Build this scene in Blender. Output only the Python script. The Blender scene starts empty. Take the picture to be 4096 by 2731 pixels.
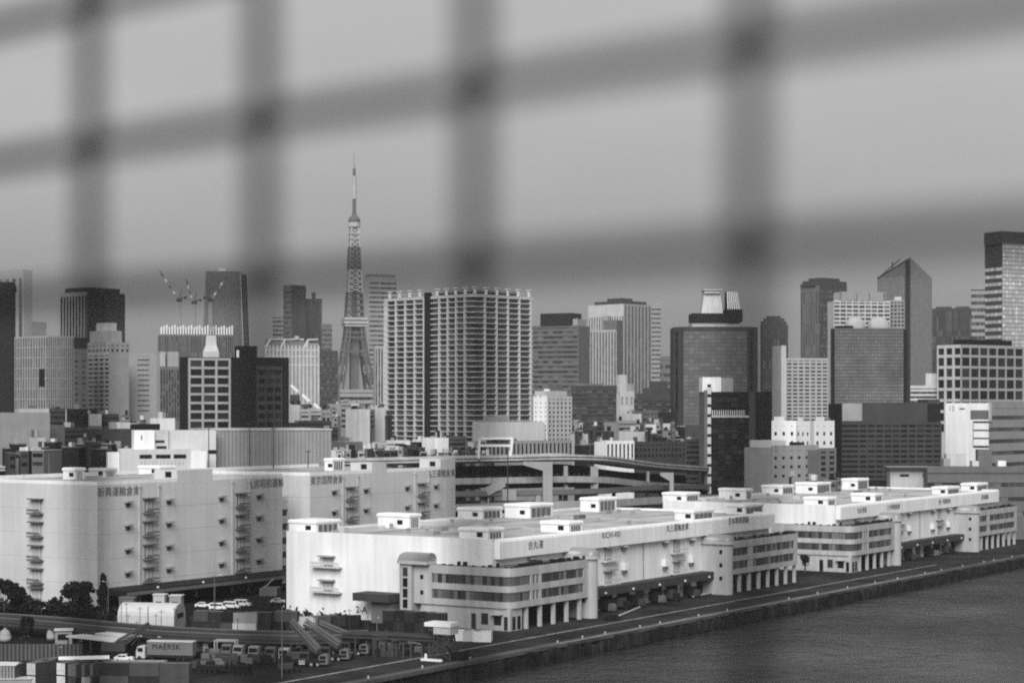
import bpy, math, random
from mathutils import Vector
R = math.radians
rnd = random.Random(7)
scene = bpy.context.scene
C = scene.collection

# ------------------------------------------------------------------ camera, sky, sun, exposure
F, HZ, HC = 7964.0, 1635.0, 56.0          # focal length in photo pixels, horizon row, eye height
K = HC / 48.0
cam = bpy.data.cameras.new('camera')
cam_ob = bpy.data.objects.new('camera', cam); C.objects.link(cam_ob)
cam_ob.location = (0, 0, HC); cam_ob.rotation_euler = (R(90), 0, 0)
cam.sensor_width = 36.0; cam.lens = F / 4096 * 36.0
cam.shift_y = (HZ - 1365.5) / 4096
cam.clip_start = 0.05; cam.clip_end = 20000
cam.dof.use_dof = True; cam.dof.focus_distance = 24.0; cam.dof.aperture_fstop = cam.lens / 20.5
cam.dof.aperture_blades = 0
scene.camera = cam_ob

SUN_AZ, SUN_EL = R(-173), R(38)            # direction the light comes from, clockwise from +y
world = bpy.data.worlds.new('World'); scene.world = world; world.use_nodes = True
nt = world.node_tree; nt.nodes.clear()
out = nt.nodes.new('ShaderNodeOutputWorld'); bg = nt.nodes.new('ShaderNodeBackground')
sky = nt.nodes.new('ShaderNodeTexSky'); sky.sky_type = 'NISHITA'; sky.sun_disc = False
sky.sun_elevation = SUN_EL; sky.sun_rotation = SUN_AZ; sky.dust_density = 4.0; sky.air_density = 1.5
bw = nt.nodes.new('ShaderNodeRGBToBW')
tc = nt.nodes.new('ShaderNodeTexCoord'); mp = nt.nodes.new('ShaderNodeMapping'); mp.inputs['Scale'].default_value = (1, 1, 3.0)
nz = nt.nodes.new('ShaderNodeTexNoise'); nz.inputs['Scale'].default_value = 2.2; nz.inputs['Detail'].default_value = 4
mr = nt.nodes.new('ShaderNodeMapRange'); mr.inputs[1].default_value = 0.3; mr.inputs[2].default_value = 0.7
mr.inputs[3].default_value = 4.3; mr.inputs[4].default_value = 5.8
mx = nt.nodes.new('ShaderNodeMix'); mx.data_type = 'FLOAT'; mx.inputs[0].default_value = 0.8
nt.links.new(sky.outputs[0], bw.inputs[0]); nt.links.new(tc.outputs['Generated'], mp.inputs[0])
nt.links.new(mp.outputs[0], nz.inputs[0]); nt.links.new(nz.outputs[0], mr.inputs[0])
sx = nt.nodes.new('ShaderNodeSeparateXYZ'); nt.links.new(tc.outputs['Generated'], sx.inputs[0])
gr = nt.nodes.new('ShaderNodeMapRange'); gr.interpolation_type = 'SMOOTHSTEP'; gr.inputs[1].default_value = -0.01; gr.inputs[2].default_value = 0.16
gr.inputs[3].default_value = 0.56; gr.inputs[4].default_value = 1.0; nt.links.new(sx.outputs[2], gr.inputs[0])
ml = nt.nodes.new('ShaderNodeMath'); ml.operation = 'MULTIPLY'; nt.links.new(mr.outputs[0], ml.inputs[0]); nt.links.new(gr.outputs[0], ml.inputs[1])
nt.links.new(bw.outputs[0], mx.inputs[2]); nt.links.new(ml.outputs[0], mx.inputs[3])
nt.links.new(mx.outputs[0], bg.inputs[0]); bg.inputs[1].default_value = 0.1
nt.links.new(bg.outputs[0], out.inputs[0])

sun = bpy.data.lights.new('sun', 'SUN'); sun.energy = 3.5; sun.angle = R(40)
sun_ob = bpy.data.objects.new('sun', sun); C.objects.link(sun_ob)
d = Vector((math.sin(SUN_AZ) * math.cos(SUN_EL), math.cos(SUN_AZ) * math.cos(SUN_EL), math.sin(SUN_EL)))
sun_ob.rotation_euler = d.to_track_quat('Z', 'Y').to_euler()
sun_ob.location = d * 500

vs = scene.view_settings
vs.view_transform = 'Standard'; vs.look = 'None'; vs.gamma = 1.0; vs.exposure = 0.0; vs.use_curve_mapping = False
scene.display_settings.display_device = 'sRGB'
cy = scene.cycles
cy.max_bounces = 5; cy.diffuse_bounces = 2; cy.glossy_bounces = 2; cy.volume_bounces = 1
cy.transparent_max_bounces = 4; cy.sample_clamp_indirect = 3.0
cy.use_denoising = False

# ------------------------------------------------------------------ materials (black-and-white photograph: all greys)
MATS = {}
def gm(name, v, rough=0.75, var=0.12, scale=0.15, streak=0.0, island=0.0, spec=0.12, bump=0.0, fine=0.0):
    if name in MATS: return MATS[name]
    m = bpy.data.materials.new(name); m.use_nodes = True
    n = m.node_tree; b = n.nodes['Principled BSDF']
    b.inputs['Roughness'].default_value = rough
    b.inputs['Specular IOR Level'].default_value = spec
    t = n.nodes.new('ShaderNodeTexCoord')
    fac = None
    def mul(a, bb):
        x = n.nodes.new('ShaderNodeMath'); x.operation = 'MULTIPLY'
        n.links.new(a, x.inputs[0])
        if isinstance(bb, (int, float)): x.inputs[1].default_value = bb
        else: n.links.new(bb, x.inputs[1])
        return x.outputs[0]
    def noise(sc, vec_scale, lo, hi):
        q = n.nodes.new('ShaderNodeMapping'); q.inputs['Scale'].default_value = vec_scale
        n.links.new(t.outputs['Object'], q.inputs[0])
        z = n.nodes.new('ShaderNodeTexNoise'); z.inputs['Scale'].default_value = sc; z.inputs['Detail'].default_value = 5
        n.links.new(q.outputs[0], z.inputs[0])
        r = n.nodes.new('ShaderNodeMapRange'); r.inputs[1].default_value = 0.32; r.inputs[2].default_value = 0.68
        r.inputs[3].default_value = lo; r.inputs[4].default_value = hi
        n.links.new(z.outputs[0], r.inputs[0]); return r.outputs[0]
    f = noise(scale, (1, 1, 1), 1 - var, 1 + var)
    if streak: f = mul(f, noise(0.6, (1, 1, 0.05), 1 - streak, 1.0 + streak * 0.3))
    if fine: f = mul(f, noise(2.5, (1, 1, 1), 1 - fine, 1 + fine))
    if island:
        g = n.nodes.new('ShaderNodeNewGeometry'); oi = n.nodes.new('ShaderNodeObjectInfo')
        a = n.nodes.new('ShaderNodeMath'); a.operation = 'ADD'
        n.links.new(g.outputs['Random Per Island'], a.inputs[0]); n.links.new(oi.outputs['Random'], a.inputs[1])
        fr = n.nodes.new('ShaderNodeMath'); fr.operation = 'FRACT'; n.links.new(a.outputs[0], fr.inputs[0])
        pw = n.nodes.new('ShaderNodeMath'); pw.operation = 'POWER'; n.links.new(fr.outputs[0], pw.inputs[0]); pw.inputs[1].default_value = 2.5
        r = n.nodes.new('ShaderNodeMapRange'); r.inputs[3].default_value = 0.7; r.inputs[4].default_value = 0.7 + island
        n.links.new(pw.outputs[0], r.inputs[0]); f = mul(f, r.outputs[0])
    col = mul(f, v)
    cc = n.nodes.new('ShaderNodeCombineColor')
    for i in range(3): n.links.new(col, cc.inputs[i])
    n.links.new(cc.outputs[0], b.inputs['Base Color'])
    if bump:
        z = n.nodes.new('ShaderNodeTexNoise'); z.inputs['Scale'].default_value = 1.2; z.inputs['Detail'].default_value = 6
        n.links.new(t.outputs['Object'], z.inputs[0])
        bp = n.nodes.new('ShaderNodeBump'); bp.inputs['Strength'].default_value = bump; bp.inputs['Distance'].default_value = 0.3
        n.links.new(z.outputs[0], bp.inputs['Height']); n.links.new(bp.outputs[0], b.inputs['Normal'])
    MATS[name] = m
    return m
WHITE = gm('white painted wall', 0.84, var=0.05, scale=0.08, streak=0.13, fine=0.03)
WHITE2 = gm('pale painted wall', 0.57, var=0.07, scale=0.08, streak=0.09, fine=0.04)
OFFW = gm('office block render', 0.45, var=0.06, streak=0.18, fine=0.05)
PALE = gm('pale concrete', 0.50, var=0.08, streak=0.10)
LGREY = gm('light grey cladding', 0.3, var=0.08, streak=0.08)
GREY = gm('mid grey cladding', 0.14, var=0.1, streak=0.08)
DGREY = gm('dark grey cladding', 0.055, var=0.12, streak=0.08)
DARK = gm('charcoal cladding', 0.015, var=0.15)
BLACK = gm('blackened metal', 0.01, var=0.2)
ROOF = gm('weathered roof membrane', 0.42, var=0.25, scale=0.06, fine=0.1)
ROOFD = gm('dark roof', 0.13, var=0.25, scale=0.2, fine=0.15)
CONC = gm('viaduct concrete', 0.34, var=0.14, scale=0.1, streak=0.25)
CGREY = gm('container grey paint', 0.075, var=0.2, streak=0.2)
CDARK = gm('container dark paint', 0.03, var=0.2, streak=0.2)
CONCL = gm('pale pier concrete', 0.33, var=0.08, scale=0.2, streak=0.15)
GLASS = gm('dark window glass', 0.035, rough=0.12, var=0.1, island=3.6, spec=0.5)
GLASSD = gm('deep window glass', 0.013, rough=0.15, var=0.1, island=2.6, spec=0.2)
GLASSO = gm('office window', 0.05, rough=0.2, var=0.2, island=4.5, spec=0.4)
GLASSM = gm('grey curtain glass', 0.10, rough=0.18, var=0.12, island=0.8, spec=0.5)
GLASSL = gm('bright curtain glass', 0.55, rough=0.2, var=0.1, island=0.6, spec=0.5)
STEEL = gm('galvanised steel', 0.30, rough=0.45, var=0.12, fine=0.1)
STEELD = gm('dark painted steel', 0.06, rough=0.5, var=0.2)
TOWW = gm('weathered white tower paint', 0.42, var=0.1)
FW = gm('white tower cladding', 0.56, var=0.08, streak=0.15)
FW2 = gm('pale tower cladding', 0.42, var=0.08, streak=0.15)
FP = gm('pale tower concrete', 0.33, var=0.08, streak=0.12)
REDL = gm('international red paint in grey', 0.12, rough=0.5, var=0.1)
PAINTW = gm('white steel paint', 0.75, rough=0.4, var=0.05)
RUBBER = gm('tyre rubber', 0.02, rough=0.9)
LEAF = gm('dark foliage', 0.015, rough=0.8, var=0.3, scale=0.6, island=1.6, spec=0.15)
BARK = gm('bark', 0.05, rough=0.9, var=0.3)
ASPH = gm('asphalt', 0.032, spec=0.04, rough=0.9, var=0.5, scale=0.06, fine=0.22, streak=0.25)
YARD = gm('yard paving', 0.016, spec=0.02, rough=0.9, var=0.6, scale=0.02, fine=0.2)
LINE = gm('worn road paint', 0.27, rough=0.8, var=0.35, scale=0.3, fine=0.25)
COPING = gm('quay coping concrete', 0.085, rough=0.85, var=0.4, scale=0.06, fine=0.3)
QUAY = gm('wet quay wall', 0.025, rough=0.8, var=0.6, scale=0.25, streak=0.6, bump=0.5)
SIGN = gm('dark lettering', 0.13, rough=0.6)
CANV = gm('white tarpaulin', 0.52, rough=0.6, var=0.06, scale=0.5)

# ------------------------------------------------------------------ mesh helpers
class MB:
    def __init__(s): s.v = []; s.f = []
    def box(s, x0, x1, y0, y1, z0, z1):
        if x0 > x1: x0, x1 = x1, x0
        if y0 > y1: y0, y1 = y1, y0
        i = len(s.v)
        s.v += [(x0,y0,z0),(x1,y0,z0),(x1,y1,z0),(x0,y1,z0),(x0,y0,z1),(x1,y0,z1),(x1,y1,z1),(x0,y1,z1)]
        s.f += [(i,i+3,i+2,i+1),(i+4,i+5,i+6,i+7),(i,i+1,i+5,i+4),(i+1,i+2,i+6,i+5),(i+2,i+3,i+7,i+6),(i+3,i,i+4,i+7)]
        return s
    def prism(s, poly, z0, z1, top=None):
        i = len(s.v); n = len(poly); top = top or poly
        s.v += [(x, y, z0) for x, y in poly] + [(x, y, z1) for x, y in top]
        s.f.append(tuple(range(i + n - 1, i - 1, -1))); s.f.append(tuple(range(i + n, i + 2 * n)))
        for k in range(n):
            j = (k + 1) % n; s.f.append((i + k, i + j, i + n + j, i + n + k))
        return s
    def cyl(s, x, y, z0, z1, r, r2=None, n=12):
        r2 = r if r2 is None else r2
        p = [(x + r * math.cos(2*math.pi*k/n), y + r * math.sin(2*math.pi*k/n)) for k in range(n)]
        q = [(x + r2 * math.cos(2*math.pi*k/n), y + r2 * math.sin(2*math.pi*k/n)) for k in range(n)]
        return s.prism(p, z0, z1, q)
    def bar(s, a, b, w, h=None, n=4):
        a = Vector(a); b = Vector(b); d = (b - a)
        if d.length < 1e-6: return s
        d.normalize(); up = Vector((0, 0, 1)) if abs(d.z) < 0.95 else Vector((1, 0, 0))
        e = d.cross(up).normalized(); g = e.cross(d)
        h = w if h is None else h; i = len(s.v)
        for c in (a, b):
            for k in range(n):
                t = 2 * math.pi * (k + 0.5) / n; q = math.sqrt(2) if n == 4 else 1
                s.v.append(tuple(c + e * (math.cos(t) * w / 2 * q) + g * (math.sin(t) * h / 2 * q)))
        s.f.append(tuple(range(i, i + n))); s.f.append(tuple(range(i + 2 * n - 1, i + n - 1, -1)))
        for k in range(n):
            j = (k + 1) % n; s.f.append((i + j, i + k, i + n + k, i + n + j))
        return s
    def lathe(s, x, y, prof, n=20):
        i = len(s.v)
        for r, z in prof:
            for k in range(n):
                t = 2*math.pi*k/n; s.v.append((x + r*math.cos(t), y + r*math.sin(t), z))
        for m in range(len(prof) - 1):
            for k in range(n):
                j = (k + 1) % n; s.f.append((i+m*n+k, i+m*n+j, i+(m+1)*n+j, i+(m+1)*n+k))
        s.f.append(tuple(range(i + n - 1, i - 1, -1))); e = i + (len(prof) - 1) * n; s.f.append(tuple(range(e, e + n)))
        return s
    def extr(s, prof, a0, a1, axis='x'):
        """profile of (p, z) pairs swept along x (p = y) or y (p = x)"""
        i = len(s.v); n = len(prof)
        for a in (a0, a1): s.v += [((a, p, z) if axis == 'x' else (p, a, z)) for p, z in prof]
        s.f.append(tuple(range(i, i + n))); s.f.append(tuple(range(i + 2*n - 1, i + n - 1, -1)))
        for k in range(n):
            j = (k + 1) % n; s.f.append((i + k, i + n + k, i + n + j, i + j))
        return s
    def sweep(s, pts, prof):
        """closed profile of (sideways, up) swept along a 3-D polyline, sideways horizontal"""
        i = len(s.v); n = len(prof); m = len(pts)
        for k, p in enumerate(pts):
            a = Vector(pts[max(k-1, 0)]); b = Vector(pts[min(k+1, m-1)]); t = (b - a); t.z = 0; t.normalize()
            nx, ny = -t.y, t.x
            for o, u in prof: s.v.append((p[0] + nx*o, p[1] + ny*o, p[2] + u))
        for k in range(m - 1):
            for q in range(n):
                j = (q + 1) % n; s.f.append((i+k*n+q, i+(k+1)*n+q, i+(k+1)*n+j, i+k*n+j))
        s.f.append(tuple(range(i, i + n))); s.f.append(tuple(range(i + m*n - 1, i + (m-1)*n - 1, -1)))
        return s
    def quad(s, *p):
        i = len(s.v); s.v += [tuple(q) for q in p]; s.f.append(tuple(range(i, i + len(p)))); return s
    def mesh(s, name, mat, smooth=False):
        me = bpy.data.meshes.new(name); me.from_pydata(s.v, [], s.f); me.materials.append(mat)
        if smooth: me.polygons.foreach_set('use_smooth', [True] * len(me.polygons))
        me.update(); return me
    def build(s, name, mat, parent=None, smooth=False):
        return obj(name, s.mesh(name, mat, smooth), parent)
def obj(name, me, parent=None, loc=None):
    o = bpy.data.objects.new(name, me); C.objects.link(o)
    if parent: o.parent = parent
    if loc: o.location = loc
    return o
def tag(o, label, cat, group=None, kind=None):
    o['label'] = label; o['category'] = cat
    if group: o['group'] = group
    if kind: o['kind'] = kind
    return o
def thing(name, label, cat, loc=(0,0,0), rz=0.0, group=None):
    o = bpy.data.objects.new(name, None); C.objects.link(o); o.empty_display_size = 2
    o.location = loc; o.rotation_euler = (0, 0, rz)
    return tag(o, label, cat, group)
def copy_tree(o, parent=None):
    c = o.copy(); C.objects.link(c); c.parent = parent
    for ch in list(o.children): copy_tree(ch, c)
    return c
def text(s, parent, loc, rot, size, mat=SIGN, name='lettering', spread=1.0):
    cu = bpy.data.curves.new(name, 'FONT'); cu.body = s; cu.size = size; cu.extrude = 0.03; cu.align_x = 'CENTER'; cu.align_y = 'CENTER'
    cu.space_character = spread; cu.materials.append(mat)
    t_ = bpy.data.objects.new(name, cu); C.objects.link(t_); bpy.context.view_layer.update()
    me = bpy.data.meshes.new_from_object(t_.evaluated_get(bpy.context.evaluated_depsgraph_get())); bpy.data.objects.remove(t_)
    if not me.materials: me.materials.append(mat)
    o = obj(name, me, parent, loc); o.rotation_euler = rot
    return o

# ------------------------------------------------------------------ measuring: photo pixel -> place
def tx(px): return (px - 2048.0) / F
def P(px, py, z=0.0):
    t = (HC - z) * F / (py - HZ)
    return Vector((tx(px) * t, t, z))
def zat(py, depth): return HC - (py - HZ) * depth / F
class Frame:
    def __init__(s, o, ang): s.o = o; s.a = ang; s.c = math.cos(ang); s.s = math.sin(ang)
    def loc(s, p):
        dx, dy = p[0] - s.o[0], p[1] - s.o[1]; return (dx*s.c + dy*s.s, -dx*s.s + dy*s.c)
    def world(s, x, y): return (s.o[0] + x*s.c - y*s.s, s.o[1] + x*s.s + y*s.c)
    def _hit(s, px, py, axis, c):
        d = (tx(px), 1.0, -(py - HZ) / F)
        o = s.loc((0, 0)); dd = (d[0]*s.c + d[1]*s.s, -d[0]*s.s + d[1]*s.c)
        t = (c - o[axis]) / dd[axis]
        return (o[0] + dd[0]*t, o[1] + dd[1]*t, HC + d[2]*t)
    def hy(s, px, py, c): return s._hit(px, py, 1, c)
    def hx(s, px, py, c): return s._hit(px, py, 0, c)
    def hz(s, px, py, z): p = P(px, py, z); return s.loc(p)
UA = math.atan2(math.cos(R(32.9)), math.sin(R(32.9)))     # direction of the quay
A1 = P(1145, 2455)
def corner_on(o, px):
    vx, vy = math.cos(UA - math.pi/2), math.sin(UA - math.pi/2)
    t = tx(px); L = (t*o[1] - o[0]) / (vx - t*vy); return (o[0] + vx*L, o[1] + vy*L), L
OA, DEPTH_A = corner_on(A1, 1968)
WA = Frame(OA, UA)
# ------------------------------------------------------------------ ground, water, quay
QE = -27.2 * K                                            # quay edge in the frame of the wharf sheds
WZ = -3.6
def wpt(x, y, z=0): p = WA.world(x, y); return (p[0], p[1], z)
g = MB()
far = 9000
p0 = WA.world(-700, QE); p1 = WA.world(9000, QE)
g.quad((p0[0], p0[1], 0), (p1[0], p1[1], 0), (p1[0], 10500, 0), (-6000, 10500, 0), (-6000, p0[1], 0))
o = g.build('ground', YARD); o['kind'] = 'structure'
wm = bpy.data.materials.new('harbour water'); wm.use_nodes = True
n = wm.node_tree; b = n.nodes['Principled BSDF']
b.inputs['Base Color'].default_value = (0.02, 0.02, 0.02, 1); b.inputs['Roughness'].default_value = 0.06; b.inputs['Specular IOR Level'].default_value = 0.42
t = n.nodes.new('ShaderNodeTexCoord'); hts = []
for sc, vs_, st in ((0.22, (1, .8, 1), 1.0), (0.035, (1, .8, 1), 2.6)):
    q = n.nodes.new('ShaderNodeMapping'); q.inputs['Scale'].default_value = vs_; n.links.new(t.outputs['Object'], q.inputs[0])
    z = n.nodes.new('ShaderNodeTexNoise'); z.inputs['Scale'].default_value = sc; z.inputs['Detail'].default_value = 6; z.inputs['Roughness'].default_value = 0.65
    n.links.new(q.outputs[0], z.inputs[0])
    m_ = n.nodes.new('ShaderNodeMath'); m_.operation = 'MULTIPLY'; m_.inputs[1].default_value = st; n.links.new(z.outputs[0], m_.inputs[0]); hts.append(m_)
ad = n.nodes.new('ShaderNodeMath'); ad.operation = 'ADD'; n.links.new(hts[0].outputs[0], ad.inputs[0]); n.links.new(hts[1].outputs[0], ad.inputs[1])
bp = n.nodes.new('ShaderNodeBump'); bp.inputs['Strength'].default_value = 1.0; bp.inputs['Distance'].default_value = 2.4
pn = n.nodes.new('ShaderNodeTexNoise'); pn.inputs['Scale'].default_value = 0.016; pn.inputs['Detail'].default_value = 3; n.links.new(t.outputs['Object'], pn.inputs[0])
pr_ = n.nodes.new('ShaderNodeMapRange'); pr_.inputs[1].default_value = .35; pr_.inputs[2].default_value = .65; pr_.inputs[3].default_value = .35; pr_.inputs[4].default_value = 1.0
n.links.new(pn.outputs[0], pr_.inputs[0]); n.links.new(pr_.outputs[0], bp.inputs['Strength']); n.links.new(ad.outputs[0], bp.inputs['Height']); n.links.new(bp.outputs[0], b.inputs['Normal'])
w = MB(); w.quad((-5000, -250, WZ), (9000, -250, WZ), (9000, 10500, WZ), (-5000, 10500, WZ))
o = w.build('water', wm); o['kind'] = 'structure'
# quay wall with buttress piles, coping, apron road and painted lines
q = MB(); q.box(-700, 1600, QE - 0.6, QE + 0.2, WZ - 1, -0.5)
for k in range(420):
    x = -60 + k * 1.9 + rnd.uniform(-.8, .8); zt_ = rnd.uniform(-1.6, .1); q.box(x, x + rnd.uniform(.5, 2.6), QE - 1.9 - rnd.uniform(0, .5), QE - 0.65, WZ - 1 + rnd.uniform(0, 1.4), zt_)
for k in range(-20, 330):
    x = k * 3.1 + rnd.uniform(-.4, .4); q.box(x, x + rnd.uniform(.7, 1.5), QE - 1.5 + rnd.uniform(-.2, .3), QE - 0.6, WZ - 1, -0.55 - rnd.uniform(0, .7))
def inframe(o): o.location = (OA[0], OA[1], 0); o.rotation_euler = (0, 0, UA); return o
o = inframe(q.build('quay_wall', QUAY)); o['kind'] = 'structure'
q = MB(); q.box(-700, 1600, QE - 1.3, QE + 1.6, -0.5, 0.32)
o = inframe(q.build('quay_coping', COPING)); o['kind'] = 'structure'
q = MB(); q.quad((-700, QE + 1.6, .006), (1600, QE + 1.6, .006), (1600, -1, .006), (-700, -1, .006))
o = inframe(q.build('apron_road', ASPH)); o['kind'] = 'structure'
q = MB(); q.box(-700, 262, -19.1, -18.3, 0.0, 0.012)
o = inframe(q.build('road_line', LINE)); o['kind'] = 'structure'
q = MB(); q.box(WA.hy(2230, 2560, QE)[0], WA.hy(3740, 2290, QE)[0], QE - .9, QE - .1, 0.32, 0.335)
o = inframe(q.build('kerb_line', gm('pale worn kerb strip', .24, rough=.85, var=.4, scale=.1, fine=.3))); o['kind'] = 'structure'
bo = MB(); bo.lathe(0, 0, [(.45, 0), (.32, .15), (.28, .55), (.5, .75), (.42, 1.0), (.1, 1.05)], 10)
bme = bo.mesh('mooring_bollard', PALE, True)
for i, px in enumerate((1225, 1473, 1690, 1880, 2230, 2330, 2420, 2560, 2640, 2795, 2910, 3155, 3270, 3390, 3500, 3590, 3700, 3765, 3850, 3935, 3975, 4048)):
    h = WA.hy(px, 2400, QE + .7)
    c = obj('mooring_bollard', bme); c.location = wpt(h[0], QE + .7, 0.32); c.rotation_euler.z = UA; c.scale = (.5, .5, .5)
    tag(c, 'small white mooring bollard on the quay edge', 'bollard', 'white bollards along the quay edge')

# ------------------------------------------------------------------ wharf sheds (white, one on the near end marked 2-A)
LA, HA = 138.8 * K, 18.9 * K
FT = 3.7 * K
def rbox(m, x0, x1, y0, y1, z0, z1, r=0.6):
    """box with softened upper edges"""
    m.box(x0, x1, y0, y1, z0, z1 - r)
    a = [(x0, y0), (x1, y0), (x1, y1), (x0, y1)]; b = [(x0+r, y0+r), (x1-r, y0+r), (x1-r, y1-r), (x0+r, y1-r)]
    m.prism(a, z1 - r, z1, b)
def penthouse(root, fr, pxc, pyc, px0, px1, ytop, zr, wall=WHITE, win=True, openx=True):
    x, y = fr.hz(pxc, pyc, zr)
    yl = fr.hx(px0, pyc, x)[1]; xr = fr.hy(px1, pyc, y)[0]
    zt = fr.hy(pxc, ytop, y)[2]
    x0, x1, y0, y1 = x, max(xr, x + 4), y, max(yl, y + 4)
    m = MB(); m.box(x0 + .25, x1 - .25, y0 + .25, y1 - .25, zr - .02, zt - .9); rbox(m, x0, x1, y0, y1, zt - .9, zt, .35)
    p = m.build('penthouse', wall, root)
    if win:
        yc = y0 + (y1 - y0) * .3; hz = zr + (zt - zr) * .42
        MB().box(x0 + .12, x0 + .25, yc - .9, yc + .9, hz - .6, hz + .6).build('window', BLACK, p)
    if openx:
        m = MB()
        for k in range(4):
            a = x0 + 1.2 + k * (x1 - x0 - 2.4) / 4; m.box(a, a + (x1 - x0 - 2.4) / 4 - .5, y0 + .1, y0 + .25, zr + .3, zt - 1.3)
        m.build('louvre', GREY, p)
    return p
def loading_door(root, x=None, y=None, z=0.0, w=3.0, h=4.0, hood=True, balc=True, wall=LGREY, onx=True, bw_=1.5, hoodm=LGREY, balm=WHITE2):
    """door in an end wall (plane x = x, facing -x) or in a quay wall (plane y = y, facing -y)"""
    def bx(a0, a1, d0, d1, z0, z1):
        return (x - d1, x - d0, y + a0, y + a1, z0, z1) if onx else (x + a0, x + a1, y - d1, y - d0, z0, z1)
    m = MB(); m.box(*bx(-w/2, w/2, .01, .12, z, z + h))
    dd = m.build('loading_door', wall, root)
    m = MB(); m.box(*bx(-w/2 + .3, -.1, .12, .2, z + .3, z + h - .3)); m.box(*bx(.1, w/2 - .3, .12, .2, z + .3, z + h - .3)); m.build('door_leaf', PALE, dd)
    if hood:
        m = MB(); m.box(*bx(-w/2 - .9, w/2 + .9, .01, 1.7, z + h + .15, z + h + .5)); m.build('hood', hoodm, dd)
    if balc:
        m = MB(); a = w * bw_; m.box(*bx(-a, a, .01, 1.9, z - .45, z - .1))
        for k in range(9):
            t_ = -a + .06 + k * (2*a - .12) / 8; m.box(*bx(t_ - .05, t_ + .05, 1.74, 1.84, z - .1, z + 1.0))
        m.box(*bx(-a, a, 1.72, 1.86, z + .55, z + 1.1))
        m.build('balcony', balm, dd)
    return dd
def make_shed():
    root = thing('warehouse', 'large bright white wharf warehouse marked 2-A on its end wall', 'warehouse', (OA[0], OA[1], 0), UA)
    m = MB(); m.box(0, LA, 0, DEPTH_A, 0, HA)
    m.build('wall', WHITE, root)
    m = MB(); m.quad((0.5, .5, HA + .01), (LA - .5, .5, HA + .01), (LA - .5, DEPTH_A - .5, HA + .01), (.5, DEPTH_A - .5, HA + .01))
    for x in (LA * .32, LA * .66): m.box(x - .4, x + .4, .6, DEPTH_A - .6, HA + .02, HA + .55)
    for y in (DEPTH_A * .36, DEPTH_A * .7): m.box(.6, LA - .6, y - .3, y + .3, HA + .021, HA + .4)
    m.build('roof', ROOF, root)
    for k in range(9):
        u, v = rnd.uniform(8, LA - 8), rnd.uniform(8, DEPTH_A - 8); m = MB(); m.cyl(u, v, HA + .02, HA + 1.1, .5); m.cyl(u, v, HA + 1.1, HA + 1.5, .8, .3); m.build('roof_vent', STEEL, root)
    for k in range(5):
        v = rnd.uniform(6, DEPTH_A - 6); u = rnd.uniform(5, LA * .6); m = MB(); m.bar((u, v, HA + .45), (u + rnd.uniform(14, 50), v + .01, HA + .45), .28)
        m.build('roof_pipe', rnd.choice((STEEL, DGREY, PALE)), root)
    for k in range(6):
        u, v = rnd.uniform(8, LA - 12), rnd.uniform(10, DEPTH_A - 10); m = MB(); m.box(u, u + rnd.uniform(1.5, 4), v, v + rnd.uniform(1.5, 3), HA + .03, HA + rnd.uniform(.8, 1.6)); m.build('roof_plant', rnd.choice((LGREY, GREY, PALE)), root)
    m = MB(); m.box(0, .5, 0, DEPTH_A, HA, HA + .7); m.box(.5, LA, DEPTH_A - .5, DEPTH_A, HA, HA + .7); m.box(LA - .5, LA, 0, DEPTH_A - .5, HA, HA + .7)
    m.build('parapet', WHITE, root)
    m = MB(); y0 = -1.7; m.extr([(y0, HA - FT), (-.02, HA - FT), (-.02, HA + .7), (y0 + .8, HA + .7), (y0 + .25, HA + .45), (y0, HA - .1)], 1.0, LA * .506, 'x')
    m.extr([(y0, HA - FT), (-.02, HA - FT), (-.02, HA + .7), (y0 + .8, HA + .7), (y0 + .25, HA + .45), (y0, HA - .1)], LA * .506 + .35, LA + 1.0, 'x')
    m.build('fascia', WHITE, root)
    # doors of the end wall
    for yt, yb in ((2222, 2262), (2318, 2362)):
        _, yy, zt = WA.hx(1313, yt, 0); zb = WA.hx(1313, yb, 0)[2]
        loading_door(root, 0, yy, zb, 3.2, zt - zb - .4)
    m = MB(); y1 = WA.hx(1447, 2380, -2.5)[1]; y2 = WA.hx(1592, 2380, -2.5)[1]
    z1 = WA.hx(1500, 2368, -2.5)[2]; z0 = WA.hx(1500, 2399, -2.5)[2]
    m.box(-6.5, -.01, y2, y1, z0, z1); m.build('entrance_canopy', DGREY, root)
    m = MB(); m.box(-4.6, -.02, y2 + .6, WA.hx(1500, 2440, 0)[1] - 2.2, 0.0, z0 - .01); m.build('entrance_hall', GREY, root)
    hx = WA.hx(1446, 2438, 0)
    text('2-A', root, (-.1, hx[1], hx[2]), (R(90), 0, R(-90)), 2.5, BLACK)
    # quay face: doors, vents, seam, loading canopy
    for px, rows in ((2432, ((2192, 2238), (2284, 2330))), (2706, ((2158, 2206), (2245, 2288)))):
        for i, (a, b_) in enumerate(rows):
            h = WA.hy(px, a, 0); hb = WA.hy(px, b_, 0)
            loading_door(root, h[0], 0, hb[2], 4.0, h[2] - hb[2], onx=False, bw_=1.0)
    h = WA.hy(2129, 2215, 0); loading_door(root, h[0], 0, HA - FT - 4.2, 3.4, 3.0, onx=False, balc=False)
    for px, py in ((2490, 2178), (2655, 2160), (2762, 2150), (2492, 2270), (2655, 2255), (2760, 2240)):
        h = WA.hy(px, py, 0); m = MB(); m.box(h[0] - 1.1, h[0] + 1.1, -1.3, -.01, h[2] - .6, h[2] + 1.3)
        v = m.build('vent_hood', WHITE, root); MB().box(h[0] - .8, h[0] + .8, -.9, -.02, h[2] - 1.6, h[2] - .61).build('vent_grille', GREY, v)
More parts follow.
